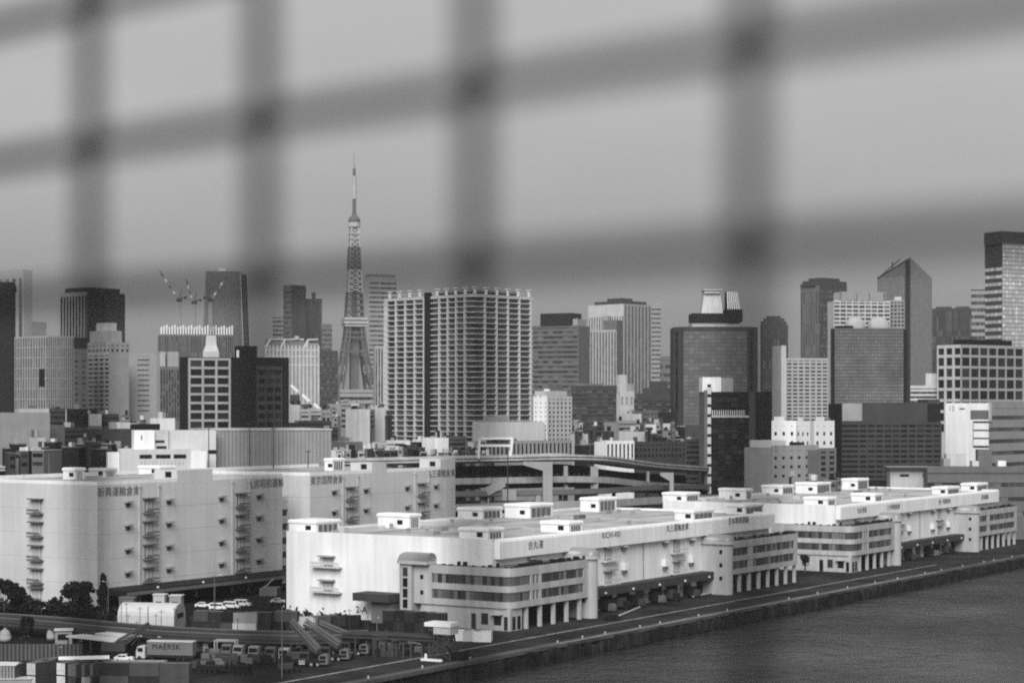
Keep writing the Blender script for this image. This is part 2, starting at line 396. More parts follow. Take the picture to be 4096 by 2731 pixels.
    m = MB(); h = WA.hy(2572, 2200, 0); m.box(h[0] - .12, h[0] + .12, -.16, -.01, 6, HA - FT); m.build('downpipe', GREY, root)
    zc1, zc0 = 6.9, 4.7
    m = MB(); m.box(44, LA - 17, -4.2, -.02, zc0 + .02, zc1); m.build('loading_canopy', DGREY, root)
    lm = MB().box(-.25, .25, -.2, .2, 0, .5).mesh('canopy_lamp', PAINTW)
    for k in range(6): obj('canopy_lamp', lm, root, (50 + k * 15.5, -4.42, zc1 - 1.6))
    bay = MB().box(-3.4, 3.4, -.2, -.02, 0.02, 4.6).mesh('loading_bay', BLACK); bay2 = MB().box(-2.3, 2.3, -.22, -.02, 0.02, 4.5).mesh('loading_bay', GREY)
    for k in range(10): obj('loading_bay', bay if k % 3 else bay2, root, (48 + k * 9.6, 0, 0))
    for a in ((1266, 2133, 1150, 1365, 2081), (1638, 2114, 1506, 1687, 2055), (1930, 2077, 1828, 2012, 2030), (2120, 2073, 2014, 2215, 2016),
              (2396, 2047, 2317, 2470, 1990), (1953, 2159, 1832, 2019, 2111), (2278, 2131, 2158, 2335, 2085), (2775, 2082, 2695, 2860, 2039), (2982, 2057, 2902, 3056, 2016)):
        penthouse(root, WA, *a, HA)
    return root
def rounded(pts, r_at, n=7):
    """polygon with the corner indices in r_at rounded"""
    out = []; N = len(pts)
    for i, p in enumerate(pts):
        r = r_at.get(i, 0)
        if not r: out.append(p); continue
        a, b, c = Vector(pts[i-1]), Vector(p), Vector(pts[(i+1) % N])
        u, v = (a - b).normalized(), (c - b).normalized(); o = b + (u + v) * r
        s0, s1 = b + u * r - o, b + v * r - o
        a0 = math.atan2(s0.y, s0.x); a1 = math.atan2(s1.y, s1.x); dlt = (a1 - a0 + math.pi) % (2 * math.pi) - math.pi
        for k in range(n + 1): t_ = a0 + dlt * k / n; out.append((o.x + r * math.cos(t_), o.y + r * math.sin(t_)))
    return out
ZB, W1B, W1T, W2B, W2T, ZT = 5.7, 7.3, 9.7, 11.3, 13.7, 15.8
def stadium(x0, x1, y0, y1, nose='y0', n=10):
    r = (x1 - x0) / 2; cx = (x0 + x1) / 2
    if nose == 'y0': return [(x1, y1), (x0, y1)] + [(cx - r * math.cos(math.pi*k/n), y0 + r - r * math.sin(math.pi*k/n)) for k in range(n + 1)]
    return [(x0, y0), (x1, y0)] + [(cx + r * math.cos(math.pi*k/n), y1 - r + r * math.sin(math.pi*k/n)) for k in range(n + 1)]
def stair_tower(x0, x1, y0, y1, nose, z1, label, strip, yv=None):
    ox, oy = WA.world((x0 + x1) / 2, (y0 + y1) / 2)
    if yv is None: yv = y1 if nose == 'y0' else y0
    root = thing('stair_tower', label, 'stair tower', (ox, oy, 0), UA)
    cx, cy = (x0 + x1) / 2, (y0 + y1) / 2
    x0 -= cx; x1 -= cx; y0 -= cy; y1 -= cy; yv -= cy
    MB().prism(stadium(x0, x1, y0, y1, nose), 0, z1).build('wall', OFFW, root)
    e = .7
    sl = stadium(x0 - e, x1 + e, y0 - e, yv, nose) if nose == 'y0' else stadium(x0 - e, x1 + e, yv, y1 + e, nose)
    MB().prism(sl, z1, z1 + .8).build('eave', OFFW, root)
    # barrel vault that ends in a rounded nose
    r = (x1 - x0) / 2 + .55; m = MB(); nseg = 10; rings = []
    ya, yb = (y0 - .5 + r, yv) if nose == 'y0' else (y1 + .5 - r, yv)
    sg = -1 if nose == 'y0' else 1
    sec = [(yb, r), (ya, r)] + [(ya + sg * r * math.sin(R(a)), max(r * math.cos(R(a)), .05)) for a in (20, 40, 58, 74, 88)]
    for yy, rr in sec:
        i = len(m.v); m.v += [(rr * math.cos(math.pi*k/nseg), yy, z1 + .8 + rr * math.sin(math.pi*k/nseg) * .95) for k in range(nseg + 1)]; rings.append(i)
    for a, b_ in zip(rings, rings[1:]):
        for k in range(nseg): m.f.append((a + k, a + k + 1, b_ + k + 1, b_ + k))
    m.f.append(tuple(range(rings[0], rings[0] + nseg + 1)))
    m.build('vault_roof', gm('metal vault roof', .26, rough=.3, var=.1, spec=.5), root, True)
    if strip == 'end':
        for k in range(5):
            z = 1.6 + k * 2.75; MB().box(x0 - .06, x0 + .1, y1 - 3.4, y1 - 1.9, z, z + 2.3).build('window', GLASSD, root)
    else:
        for z in (4.3, 8.3, 12.3): MB().box(x0 - .05, x0 + .1, y0 + 2.6, y0 + 3.6, z, z + 1.2).build('window', BLACK, root)
        MB().box(x1 - .12, x1 + .12, y0 + 2.4, y0 + 2.7, 0, z1).build('downpipe', DGREY, root)
    return root
def pane_mesh(w, h, face):
    return (MB().quad((0,0,0), (w,0,0), (w,0,h), (0,0,h)) if face == 'y' else MB().quad((0,w,0), (0,0,0), (0,0,h), (0,w,h))).mesh('window', GLASSO)
def office(x0, x1, yw, label, room=True, ye=-7.7, ywin=0):
    """two window bands over open ground floor; yw > 0 wraps round the end wall"""
    ox, oy = WA.world(x0, ye); root = thing('office_block', label, 'office block', (ox, oy, 0), UA)
    X = x1 - x0; D = -ye - .06
    if yw: poly = [(0, D + yw), (0, 0), (X, 0), (X, D), (2.85, D), (2.85, D + yw)]
    else: poly = [(0, D), (0, 0), (X, 0), (X, D)]
    ins = [(p[0] + (.3 if p[0] < .1 else -.3 if p[0] > X - .1 else 0), p[1] + (.3 if p[1] < .1 else 0)) for p in poly]
    po = rounded(poly, {1: 2.6} if yw else {}); pi_ = rounded(ins, {1: 2.3} if yw else {})
    m = MB()
    for a, b_ in ((ZB, W1B), (W1T, W2B), (W2T, ZT)): m.prism(po, a, b_)
    for a, b_ in ((W1B, W1T), (W2B, W2T)): MB().prism(pi_, a, b_).build('window_band', GLASSO, root)
    # solid piers between window runs, flush just inside the bands
    runs = ((9.2, 10.2), (11.4, 12.0), (13.2, 14.4)) if yw else ((13.0, 14.0), (15.0, 15.8))
    for a, b_ in ((W1B, W1T), (W2B, W2T)):
        for u, v in runs: m.box(u, v, .02, .29, a, b_)
        m.box(X - 2.4, X - .02, .02, .29, a, b_)
        if not yw: m.box(.02, .9, .02, .29, a, b_)
        if yw: m.box(.02, .29, ywin, D + yw - .02, a, b_)
    m.build('wall', OFFW, root)
    wl = 1.25; wmY, wmX = pane_mesh(wl - .12, W1T - W1B, 'y'), pane_mesh(wl - .12, W1T - W1B, 'x')
    for z in (W1B, W2B):
        x = 3.25 if yw else .95
        while x + wl < X - 2.4:
            if not any(u - wl < x < v for u, v in runs): obj('window', wmY, root, (x, .24, z))
            x += wl
        if yw:
            y = 2.7
            while y + wl < ywin: obj('window', wmX, root, (.24, y, z)); y += wl
            MB().box(-.03, .05, D + yw - 3.0, D + yw - 2.0, z + .7, z + 1.8).build('window', BLACK, root)
    m = MB(); inner = rounded(ins, {1: 2.3} if yw else {}); m.prism(inner, ZT + .001, ZT + .05); m.build('roof', ROOFD, root)
    m = MB()                                                                # planters and plant along the terrace
    for k in range(int(X / 1.7)):
        u = 1.2 + k * 1.7 + rnd.uniform(0, .5); h = rnd.choice((.3, .5, .9, 1.1)); m.box(u, u + rnd.uniform(.5, 1.3), .6, 1.3, ZT + .05, ZT + .05 + h)
    if yw:
        for k in range(9):
            u = 1.5 + k * 2.4 + rnd.uniform(0, .8); m.box(.7, 1.4, u, u + rnd.uniform(.5, 1.2), ZT + .051, ZT + .05 + rnd.choice((.3, .6, 1.1)))
    m.build('terrace_planters', DARK, root)
    a = 6.8 if yw else .2
    cm = MB().box(-.45, .45, -.45, .45, 0, ZB).mesh('column', PALE)
    for k in range(int((X - a) / 6.6) + 1):
        if a + 1.5 + k * 6.6 < X: obj('column', cm, root, (a + 1.5 + k * 6.6, .9, 0))
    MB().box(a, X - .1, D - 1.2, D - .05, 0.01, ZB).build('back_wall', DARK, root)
    if yw:
        m = MB(); m.box(.5, 6.0, .6, 5.9, .01, ZB); m.box(.5, 2.8, 6.0, D + yw - 2, .01, ZB)
        rm = m.build('ground_floor', OFFW, root)
        for yy, w_, z0, z1 in ((1.4, 1.1, .2, 3.6), (3.4, 2.2, 1.4, 3.8), (7.4, 2.0, 1.4, 4.2), (11.0, 1.4, 0.1, 4.0)):
            MB().box(.42, .5, yy, yy + w_, z0, z1).build('window', GLASSD, rm)
        MB().box(-.9, .49, 2.8, 6.2, 4.0, 4.25).build('canopy', PALE, rm)
        MB().box(1.4, 2.8, .5, .6, .3, 3.6).build('window', GLASSD, rm); MB().box(3.8, 5.2, .5, .6, .3, 3.6).build('window', GLASSD, rm)
    return root
warehouse = make_shed()
xn = WA.hy(2390, 2300, -9.5)[0]
yw1 = WA.hx(1654, 2300, -3)[1]
ob1 = office(-2.9, xn - 1.75, yw1, 'white two storey office block curving round the corner of the warehouse marked 2-A', ywin=WA.hx(1727, 2320, -2.9)[1] + 7.7)
st1 = stair_tower(xn - 1.7, xn + 1.7, -9.3, -.05, 'y0', 15.85, 'pale stair tower with metal vault between the curved office block and the loading canopy', 'side', -.05)
y_a, y_b = WA.hx(1720, 2250, -3)[1], WA.hx(1596, 2250, -3)[1]
st2 = stair_tower(-3.9, -.4, yw1 + .06, y_b, 'y1', 15.85, 'pale stair tower with a dark window strip on the end wall marked 2-A', 'end', y_a)
xf = WA.hy(2930, 2300, -9.5)[0]
st3 = stair_tower(xf - 1.7, xf + 1.7, -9.6, -.05, 'y0', 15.2, 'pale stair tower with metal vault at the far end of the warehouse marked 2-A', 'side')
xe = WA.hy(3190, 2300, -7.7)[0]
ob2 = office(xf + 1.75, xe, 0, 'pale office block on columns at the far end of the warehouse marked 2-A')
# lettering of the near shed only
for s, px, py in (('吉丸運', 2143, 2180), ('KICHI-REI', 2445, 2138), ('丸三運輸倉庫', 2710, 2110), ('日本興業運輸', 2955, 2082)):
    h = WA.hy(px, py, -1.75); text(s, warehouse, (h[0], -1.76, h[2]), (R(90), 0, 0), 2.3, spread=1.25 if len(s) < 5 else 1.05)
OFF = 184 * K
def moved(o, label):
    c = copy_tree(o); dx = WA.c * OFF; dy = WA.s * OFF
    c.location.x += dx; c.location.y += dy; c['label'] = label; return c
wb = moved(warehouse, 'second white wharf warehouse, standing farther along the quay than the one marked 2-A')
for ch in list(wb.children):
    if ch.name.startswith('lettering'): bpy.data.objects.remove(ch)
for s, f_ in (('三井埠頭倉庫', .30), ('第一港運倉庫', .62), ('東海運輸', .90), ('丸全港運', .12)):
    text(s, wb, (LA * f_, -1.76, HA - 1.9), (R(90), 0, 0), 2.1)
moved(ob1, 'white office block with curved corner in front of the second wharf warehouse')
moved(st1, 'pale stair tower with metal vault at the near end of the second wharf warehouse')
moved(st3, 'pale stair tower with metal vault at the far end of the second wharf warehouse')
moved(ob2, 'pale office block on columns at the right edge, beyond the second wharf warehouse')

# ------------------------------------------------------------------ tall left warehouses
O1 = (-99.6 * K, 478 * K); W1 = Frame(O1, UA); H1 = 29.7 * K; E1 = 69.4 * K; S2 = 81.3 * K; E2 = 151.8 * K
def tall_shed(x0, x1, dep, label, cols, vents, texts, end_doors, canopy=True):
    w0 = W1.world(x0, 0); root = thing('warehouse', label, 'warehouse', (w0[0], w0[1], 0), UA); L = x1 - x0
    MB().box(0, L, 0, dep, 0, H1).build('wall', WHITE2, root)
    m = MB(); m.quad((.4, .4, H1 + .01), (L - .4, .4, H1 + .01), (L - .4, dep - .4, H1 + .01), (.4, dep - .4, H1 + .01))
    for k in range(1, 4): m.box(.4, L - .4, dep * k / 4 - .2, dep * k / 4 + .2, H1 + .02, H1 + .4)
    m.build('roof', ROOF, root)
    m = MB(); m.box(0, .35, 0, dep, H1, H1 + 1.0); m.box(.35, L, 0, .35, H1, H1 + 1.0); m.box(.35, L, dep - .35, dep, H1, H1 + 1.0)
    m.build('parapet', WHITE, root)
    m = MB()
    for k in range(1, 5): m.box(.0 - .03, L + .01, -.035, .0, H1 * k / 5 - .06, H1 * k / 5 + .06); m.box(-.035, 0, .01, dep - .01, H1 * k / 5 - .06, H1 * k / 5 + .06)
    m.build('joint_strip', PALE, root)
    dz = [26.3, 19.7, 13.0, 6.4]
    for px in cols:
        x = W1.hy(px, 2000, 0)[0] - x0
        for z in dz: loading_door(root, x, 0, z, 3.4, 3.6, onx=False, bw_=.75, wall=DGREY, hoodm=GREY, balm=GREY)
        m = MB()
        for e in (-4.0, 4.0): m.box(x + e - .3, x + e + .3, -.4, -.036, 5, H1 - 1.2); m.box(x + e - .5, x + e + .5, -.55, -.036, H1 - 1.2, H1 - .6)
        m.build('downpipe', PALE, root)
    for px in vents:
        x = W1.hy(px, 2000, 0)[0] - x0
        for z in dz:
            m = MB(); m.box(x - 1.3, x + 1.3, -1.4, -.02, z + 3.0, z + 3.5)
            v = m.build('vent_hood', LGREY, root); MB().box(x - .8, x + .8, -.3, -.02, z + 1.8, z + 2.99).build('vent_grille', DGREY, v)
    for px, fz in end_doors:
        y = W1.hx(px, 2100, x0)[1]
        for z in dz + [1.0]: loading_door(root, 0, y, z, 3.4, 3.6, wall=LGREY, bw_=.75, hoodm=GREY, balm=GREY)
    for s, px, py in texts:
        h = W1.hy(px, py, 0); text(s, root, (h[0] - x0, -.06, h[2]), (R(90), 0, 0), 2.9)
    if canopy:
        MB().box(-.5, L + 2, -12, -.04, 4.1, 5.6).build('loading_canopy', DARK, root)
        MB().box(-.5, L + 2, -12.3, -12.01, 4.3, 5.2).build('canopy_edge', GREY, root)
        lm = MB().box(-.25, .25, -.2, .2, 0, .5).mesh('canopy_lamp', PAINTW)
        for k in range(4): obj('canopy_lamp', lm, root, (12 + k * 19, -11.8, 5.62))
        bm = MB().box(-3.2, 3.2, -.2, -.02, .02, 4.0).mesh('loading_bay', BLACK)
        for k in range(int(L / 8)): obj('loading_bay', bm, root, (5 + k * 8, -.05, 0))
    return root
w1 = tall_shed(0, E1, 62, 'tall pale warehouse at the left edge behind the trees, five rows of loading doors',
    (595, 963), (510, 674, 884, 1034), (('新興運輸倉庫', 475, 1967), ('丸吉昭和運輸', 1062, 1935)), ((150, 0),))
w2 = tall_shed(S2, E2, 62, 'tall pale warehouse standing in front of the elevated expressway',
    (1400, 1686), (1335, 1462, 1627, 1742), (('東京国際倉庫', 1308, 1921), ('丸三運輸倉庫', 1765, 1894)), ())
penthouse(w1, Frame(W1.world(0, 0), UA), 300, 1918, 248, 345, 1870, H1, openx=True)
penthouse(w1, Frame(W1.world(0, 0), UA), 420, 1908, 352, 470, 1872, H1, wall=PALE)
f2 = Frame(W1.world(S2, 0), UA)
# flush end blocks that rise with the facade
def upstand(root, fr, pxa, pxb, ytop, wall, dep=9, win=True):
    xa = fr.hy(pxa, 1900, 0)[0]; xb = fr.hy(pxb, 1900, 0)[0]; zt = fr.hy(pxa, ytop, 0)[2]
    m = MB(); m.box(xa, xb, -.02, dep, H1 - .5, zt); p = m.build('penthouse', wall, root)
    if win: MB().box(xa - .06, xa, 2.2, 4.6, H1 + 1.2, H1 + 2.9).build('window', BLACK, p)
    return p
upstand(w1, Frame(W1.world(0, 0), UA), 708, 850, 1880, WHITE2)
upstand(w2, f2, 1488, 1546, 1850, WHITE2)
upstand(w2, f2, 1762, 1822, 1836, WHITE2)
penthouse(w1, Frame(W1.world(0, 0), UA), 640, 1900, 550, 706, 1862, H1, wall=WHITE)
penthouse(w2, f2, 1330, 1882, 1296, 1382, 1832, H1, wall=WHITE)
c = W1.world(E1 + .05, 9)
lk = thing('link_block', 'low pale connecting block with dark window bands between the two tall left warehouses', 'link building', (c[0], c[1], 0), UA)
LL = S2 - E1 - .1
m = MB(); m.box(0, LL, .5, 30, 0, 27)
for k in range(6): m.box(0, LL, 0, .5, 1.2 + k * 4.5, 3.6 + k * 4.5)
m.box(0, LL, 0, .5, 26.2, 28); m.build('wall', WHITE2, lk)
for k in range(5):
    MB().box(.4, LL - .4, .3, .49, 3.6 + k * 4.5, 5.7 + k * 4.5 - .01).build('window_band', GLASS, lk)
# ------------------------------------------------------------------ skyline: generic tower with relief facades
def building(name, label, cat, Z, x0, xc, x1, ytop, wall, sL=None, sR=None, phi=None, yb=1760, b=None, a=None, glass=GLASS, roof=None, bits=(), group=None, wallL=None, parapet=True):
    Z *= K
    if Z > 1080:
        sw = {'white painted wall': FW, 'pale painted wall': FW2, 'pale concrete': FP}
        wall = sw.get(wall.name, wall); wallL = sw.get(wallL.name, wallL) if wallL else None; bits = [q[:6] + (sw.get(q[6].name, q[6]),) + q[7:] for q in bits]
    if phi is None: phi = math.degrees(math.atan(-tx((x0 + x1) / 2))) if x0 == xc or x1 == xc else 38
    ph = R(phi); c, s = math.cos(ph), math.sin(ph)
    X = tx(xc) * Z
    if a is None:
        a = (tx(x1) * Z - X) / (c - tx(x1) * s) if x1 > xc else 24
    if b is None:
        b = (X - tx(x0) * Z) / (s + tx(x0) * c) if x0 < xc else 24
    h = zat(ytop, Z); zb = max(zat(yb, Z), 3.0)
    root = thing(name, label, cat, (X, Z, 0), ph, group)
    D = 0.35 if Z < 1000 else 0.5
    m = MB(); cnt = [0]
    dR = D if sR and sR[0] != 'p' else 0; dL = D if sL and sL[0] != 'p' else 0
    if sR and sR[0] == 'g' and len(sR) > 5: dR = sR[5]
    if sL and sL[0] == 'g' and len(sL) > 5: dL = sL[5]
    m.box(dL, a, dR, b, 0, h)
    mL = MB(); extra = []
    def fb(mm, face, s0, s1, d0, d1, z0, z1):
        if s1 - s0 < .02 or z1 - z0 < .02: return
        if face == 'R': mm.box(s0, s1, d0, d1, z0, z1)
        else: mm.box(d0, d1, s0, s1, z0, z1)
    stuffq = MB()
    for face, st, L, dd in (('R', sR, a, dR), ('L', sL, b, dL)):
        if not st or st[0] == 'p': continue
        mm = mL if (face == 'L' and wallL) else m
        s_in = 0 if face == 'R' else dR + .002
        top = h + (0.9 if parapet else 0)
        kind = st[0]; nc, nr = st[1], st[2]; pf, sf = st[3], st[4]
        fb(mm, face, s_in, L, 0, dd, 0, zb)
        if kind in 'gc':
            pw = L / nc * pf; rh = (h - zb) / nr; sh = rh * sf
            for k in range(nc + 1):
                u = k * L / nc; fb(mm, face, max(s_in, u - pw/2), min(L, u + pw/2), -.04, dd, zb, top - .01)
            for j in range(nr + 1):
                z = zb + j * rh; z1 = min(z + sh, top) if j < nr else top
                if j == nr: z = h - sh * .6
                fb(mm, face, s_in, L, 0, dd, z, z1)
            ww, wh = L / nc - pw, rh - sh
            if ww > .05 and wh > .05:
                qm = None
                for j in range(nr - 1, -1, -1):
                    for k in range(nc):
                        u = k * L / nc + pw/2; z = zb + j * rh + sh; e = dd - .05
                        if k == 0: u = max(u, s_in)
                        big = ww * F / Z * wh * F / Z / 16 > 5
                        if cnt[0] < 100 and big:
                            if qm is None:
                                qm = (MB().quad((0,0,0),(ww,0,0),(ww,0,wh),(0,0,wh)) if face == 'R' else MB().quad((0,ww,0),(0,0,0),(0,0,wh),(0,ww,wh))).mesh('window', glass)
                            obj('window', qm, root, (u, e, z) if face == 'R' else (e, u, z)); cnt[0] += 1
                        else:
                            if face == 'R': stuffq.quad((u,e,z),(u+ww,e,z),(u+ww,e,z+wh),(u,e,z+wh))
                            else: stuffq.quad((e,u+ww,z),(e,u,z),(e,u,z+wh),(e,u+ww,z+wh))
        elif kind == 'b':
            rh = (h - zb) / nr; sh = rh * sf
            for j in range(nr + 1):
                z = zb + j * rh; fb(mm, face, s_in, L, 0, dd, z if j < nr else h - sh*.6, min(z + sh, top) if j < nr else top)
            mg = L * pf
            if mg > .05: fb(mm, face, s_in, s_in + mg, -.03, dd, zb, h); fb(mm, face, L - mg, L, -.03, dd, zb, h)
            for j in range(nr):
                q = MB(); e = dd - .05; z0 = zb + j * rh + sh; z1 = zb + (j+1) * rh; n_ = max(nc, 9)
                for k in range(n_):
                    u0 = s_in + mg + (L - s_in - 2*mg) * k / n_; u1 = s_in + mg + (L - s_in - 2*mg) * (k+1) / n_ - (.12 if nc > 1 else 0)
                    if face == 'R': q.quad((u0,e,z0),(u1,e,z0),(u1,e,z1),(u0,e,z1))
                    else: q.quad((e,u1,z0),(e,u0,z0),(e,u0,z1),(e,u1,z1))
                q.build('window_band', glass, root)
        elif kind == 'v':
            pw = L / nc * pf
            for k in range(nc + 1):
                u = k * L / nc; fb(mm, face, max(s_in, u - pw/2), min(L, u + pw/2), -.03, dd, zb, top - .01)
            fb(mm, face, s_in, L, 0, dd, h - (h - zb) * sf, top)
            for k in range(nc):
                u0 = max(k * L / nc + pw/2, s_in); u1 = (k+1) * L / nc - pw/2; e = dd - .05; q = MB(); n_ = max(nr, 14); z1_ = h - (h - zb) * sf
                for j in range(n_):
                    z0 = zb + (z1_ - zb) * j / n_; z1 = zb + (z1_ - zb) * (j + 1) / n_ - (.25 if nr > 1 else 0)
                    if face == 'R': q.quad((u0,e,z0),(u1,e,z0),(u1,e,z1),(u0,e,z1))
                    else: q.quad((e,u1,z0),(e,u0,z0),(e,u0,z1),(e,u1,z1))
                q.build('window_strip', glass, root)
    m.build('wall', wall, root)
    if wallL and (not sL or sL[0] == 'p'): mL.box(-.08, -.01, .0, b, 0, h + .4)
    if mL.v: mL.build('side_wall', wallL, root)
    if stuffq.v: o = stuffq.build('window', glass, root); o['kind'] = 'stuff'
    rf = MB(); rf.quad((dL + .02, dR + .02, h + .02), (a - .02, dR + .02, h + .02), (a - .02, b - .02, h + .02), (dL + .02, b - .02, h + .02)); rf.build('roof', roof or ROOFD, root)
    for q in bits:
        # (kind, fx0, fx1, fy0, fy1, height, material)
        k, fx0, fx1, fy0, fy1, hh, mt = q[:7]; base = h + .03 + (q[7] if len(q) > 7 else 0)
        mm = MB()
        if k == 'mast': mm.cyl(a*fx0, b*fy0, base, base + hh, fx1, fx1*.5, 6)
        elif k == 'tank': mm.cyl(a*fx0, b*fy0, base, base + hh, fx1, None, 10)
        else:
            mm.box(a*fx0, a*fx1, b*fy0, b*fy1, base, base + hh)
        mm.build({'mast': 'mast', 'tank': 'water_tank', 'box': 'penthouse', 'screen': 'roof_screen', 'plant': 'roof_plant'}[k], mt, root)
    root['h'] = 0; del root['h']
    return root, a, b, h
B = building
OT, AP, BT = 'office tower', 'apartment tower', 'building'
# --- far left
B('office_tower', 'hazy pale grey tower with a darker right strip at the left edge of the skyline', OT, 3000, -60, 95, 130, 1079, LGREY, ('v', 6, 1, .5, .05), ('p',), phi=50)
B('office_tower', 'dark gridded tower cut by the left edge of the picture', OT, 1250, -60, -40, 62, 1172, DARK, None, ('g', 6, 30, .35, .42), phi=12, bits=(('box', .0, 1.06, .1, .9, 4, DARK),))
B('office_tower', 'black office tower with pale vertical ribs on its left face and a dark cap', OT, 1900, 240, 350, 500, 1170, DARK, ('v', 9, 1, .3, .02), ('v', 16, 1, .25, .02), phi=50, wallL=LGREY, glass=GLASSD, bits=(('screen', .1, .9, .05, .95, 6, DARK),))
B('office_tower', 'small hazy block between the left edge towers and the black tower', OT, 3000, 130, 130, 186, 1287, GREY)
r_ = B('office_block', 'grey slab of narrow vertical window slits with one large dark opening', 'office block', 1080, 58, 193, 296, 1348, LGREY, ('g', 13, 7, .42, .09), ('g', 12, 7, .5, .09), phi=48, wallL=PALE, yb=1640)
MB().box(-.06, .3, 4, 10, zat(1545, 1080*K), zat(1475, 1080*K)).build('opening', BLACK, r_[0])
B('apartment_tower', 'stepped pale apartment tower with a white top in front of the black office tower', AP, 1480, 350, 440, 520, 1372, LGREY, ('g', 6, 10, .4, .5), ('g', 4, 10, .5, .5), phi=45, wallL=PALE, yb=1600,
  bits=(('box', .0, .7, .1, .9, 11, PALE), ('box', .1, .55, .2, .7, 7, WHITE2, 11), ('box', .7, .98, .3, .9, 6, GREY)))
B('office_block', 'narrow grey block with a dark crown left of the white windowed slab', 'office block', 1200, 292, 292, 350, 1418, GREY, None, ('g', 2, 10, .6, .6), yb=1640, bits=(('box', 0, 1, 0, 1, 4, GREY), ('screen', -.1, 1, .2, .8, 8, DARK, 4)))
B('apartment_tower', 'pale slab with four columns of dark windows and a blank right face', AP, 1230, 350, 437, 515, 1415, LGREY, ('g', 4, 13, .18, .5), ('p',), phi=45, wallL=WHITE2, yb=1650)
B('office_block', 'flat grey slab with mostly blank wall right of the four column window slab', 'office block', 1260, 516, 516, 632, 1416, LGREY, None, ('b', 3, 12, .3, .7), yb=1660)
B('office_block', 'grey block with white boxes on top beside the dark gridded office', 'office block', 1180, 627, 640, 740, 1470, GREY, ('p',), ('v', 9, 1, .4, .04), phi=20, yb=1680, wallL=WHITE2, bits=(('box', 0, .22, .05, .8, 11, WHITE2), ('box', .3, .75, .05, .8, 11, PALE)))
r_ = B('tower_under_construction', 'wide grey block under construction with white fins on its top edge', 'building', 1650, 632, 640, 935, 1340, GREY, ('p',), ('v', 34, 1, .5, .02), phi=14, yb=1640)
ra, a_, b_, h_ = r_
m = MB()
for k in range(27):
    u = a_ * (k + .2) / 27; m.box(u, u + a_ / 27 * .55, .3, 1.2, h_ + .1, h_ + 8 + (k % 3))
m.build('fin_screen', PAINTW, ra); MB().box(a_*.05, a_*.95, 1.6, 3, h_ + .05, h_ + 6).build('core_wall', GREY, ra)
def crane(px, ybase, ytopmast, jx, jy, Z, label):
    Z *= K; X = tx(px) * Z; zb, zm = zat(ybase, Z), zat(ytopmast, Z)
    root = thing('tower_crane', label, 'crane', (X, Z, 0), 0, 'luffing cranes on the tower under construction')
    m = MB()
    for sx in (-1.1, 1.1):
        for sy in (-1.1, 1.1): m.bar((sx, sy, zb - 4), (sx, sy, zm), .7)
    k = 0; z = zb - 4
    while z < zm - 3: m.bar((-1.1, -1.1, z), (1.1, -1.1, z + 3), .4); m.bar((1.1, -1.1, z + 3), (-1.1, -1.1, z + 3), .4); z += 3
    m.build('mast', STEEL, root)
    MB().box(-2.4, 2.4, -1.8, 1.8, zm, zm + 3).build('cab', STEELD, root)
    s = 1 if jx > px else -1
    ex, ez = (jx - px) / F * Z, zat(jy, Z); m = MB(); e = Vector((ex, 0, ez)); st = Vector((s * 1.5, 0, zm + 3))
    nrm = Vector((-(e - st).z, 0, (e - st).x)).normalized() * 1.1
    m.bar(st + nrm, e, .7); m.bar(st - nrm, e, .7)
    for k in range(9):
        t0, t1 = k / 9, (k + 1) / 9; p_ = st.lerp(e, t0) + nrm * (1 - t0) * (1 if k % 2 else -1); q_ = st.lerp(e, t1) - nrm * (1 - t1) * (1 if k % 2 else -1); m.bar(p_, q_, .5)
    j = m.build('jib', STEEL, root)
    for k in range(4):
        t0 = .15 + k * .22; p_ = st.lerp(e, t0); q_ = st.lerp(e, t0 + .09); MB().bar(p_, q_, 1.8).build('jib_section', PAINTW if k % 2 == 0 else REDL, j)
    m = MB(); m.bar((-s * 1.5, 0, zm + 3), (-s * 6, 0, zm + 4.5), 1.0); m.box(-s*6 - 1, -s*6 + 1, -1, 1, zm + 2.5, zm + 5); m.build('counterweight', STEELD, root)
    MB().bar((0, 0, zm + 3), (-s * 2.5, 0, zm + 11), .6).bar((-s * 2.5, 0, zm + 11), st.lerp(e, .7), .25).build('a_frame', STEELD, root)
crane(717, 1306, 1205, 638, 1084, 1660, 'leftmost of three luffing cranes over the finned tower, jib raised to the left')
crane(777, 1290, 1215, 745, 1118, 1670, 'middle of three luffing cranes over the finned tower, jib steeply raised')
crane(842, 1306, 1205, 908, 1105, 1655, 'crane in front of the tall curved tower, jib raised to the right')
# tall tower with sides that lean in
Z = 2500 * K; X0 = tx(812) * Z; wd = tx(995) * Z - tx(806) * Z
ro = thing('office_tower', 'tall dark tower with leaning sides and a bright vertical strip behind the cranes', OT, (tx(806) * Z, Z, 0), R(5))
hh = zat(1085, Z); sc_ = Z / F
m = MB(); m.prism([(0, 0), (wd * .89, 0), (wd * .89, 40), (0, 40)], 0, hh * .45); m.prism([(0, 0), (wd * .89, 0), (wd * .89, 40), (0, 40)], hh * .45, hh, [(6, 2), (wd * .82, 2), (wd * .82, 36), (6, 36)])
m.build('wall', GREY, ro)
m = MB(); m.prism([(wd*.9, 3), (wd, 3), (wd, 36), (wd*.9, 36)], 0, hh * .5); m.prism([(wd*.9, 3), (wd, 3), (wd, 36), (wd*.9, 36)], hh*.5, hh - 4, [(wd*.83, 3), (wd*.93, 3), (wd*.93, 34), (wd*.83, 34)]); m.build('side_wing', DGREY, ro)
m = MB(); m.bar((wd*.895, -.5, 0), (wd*.895, -.5, hh*.5), 3, 1); m.bar((wd*.895, -.5, hh*.5), (wd*.825, 1.2, hh - 3), 3, 1); m.build('light_strip', PALE, ro)
m = MB()
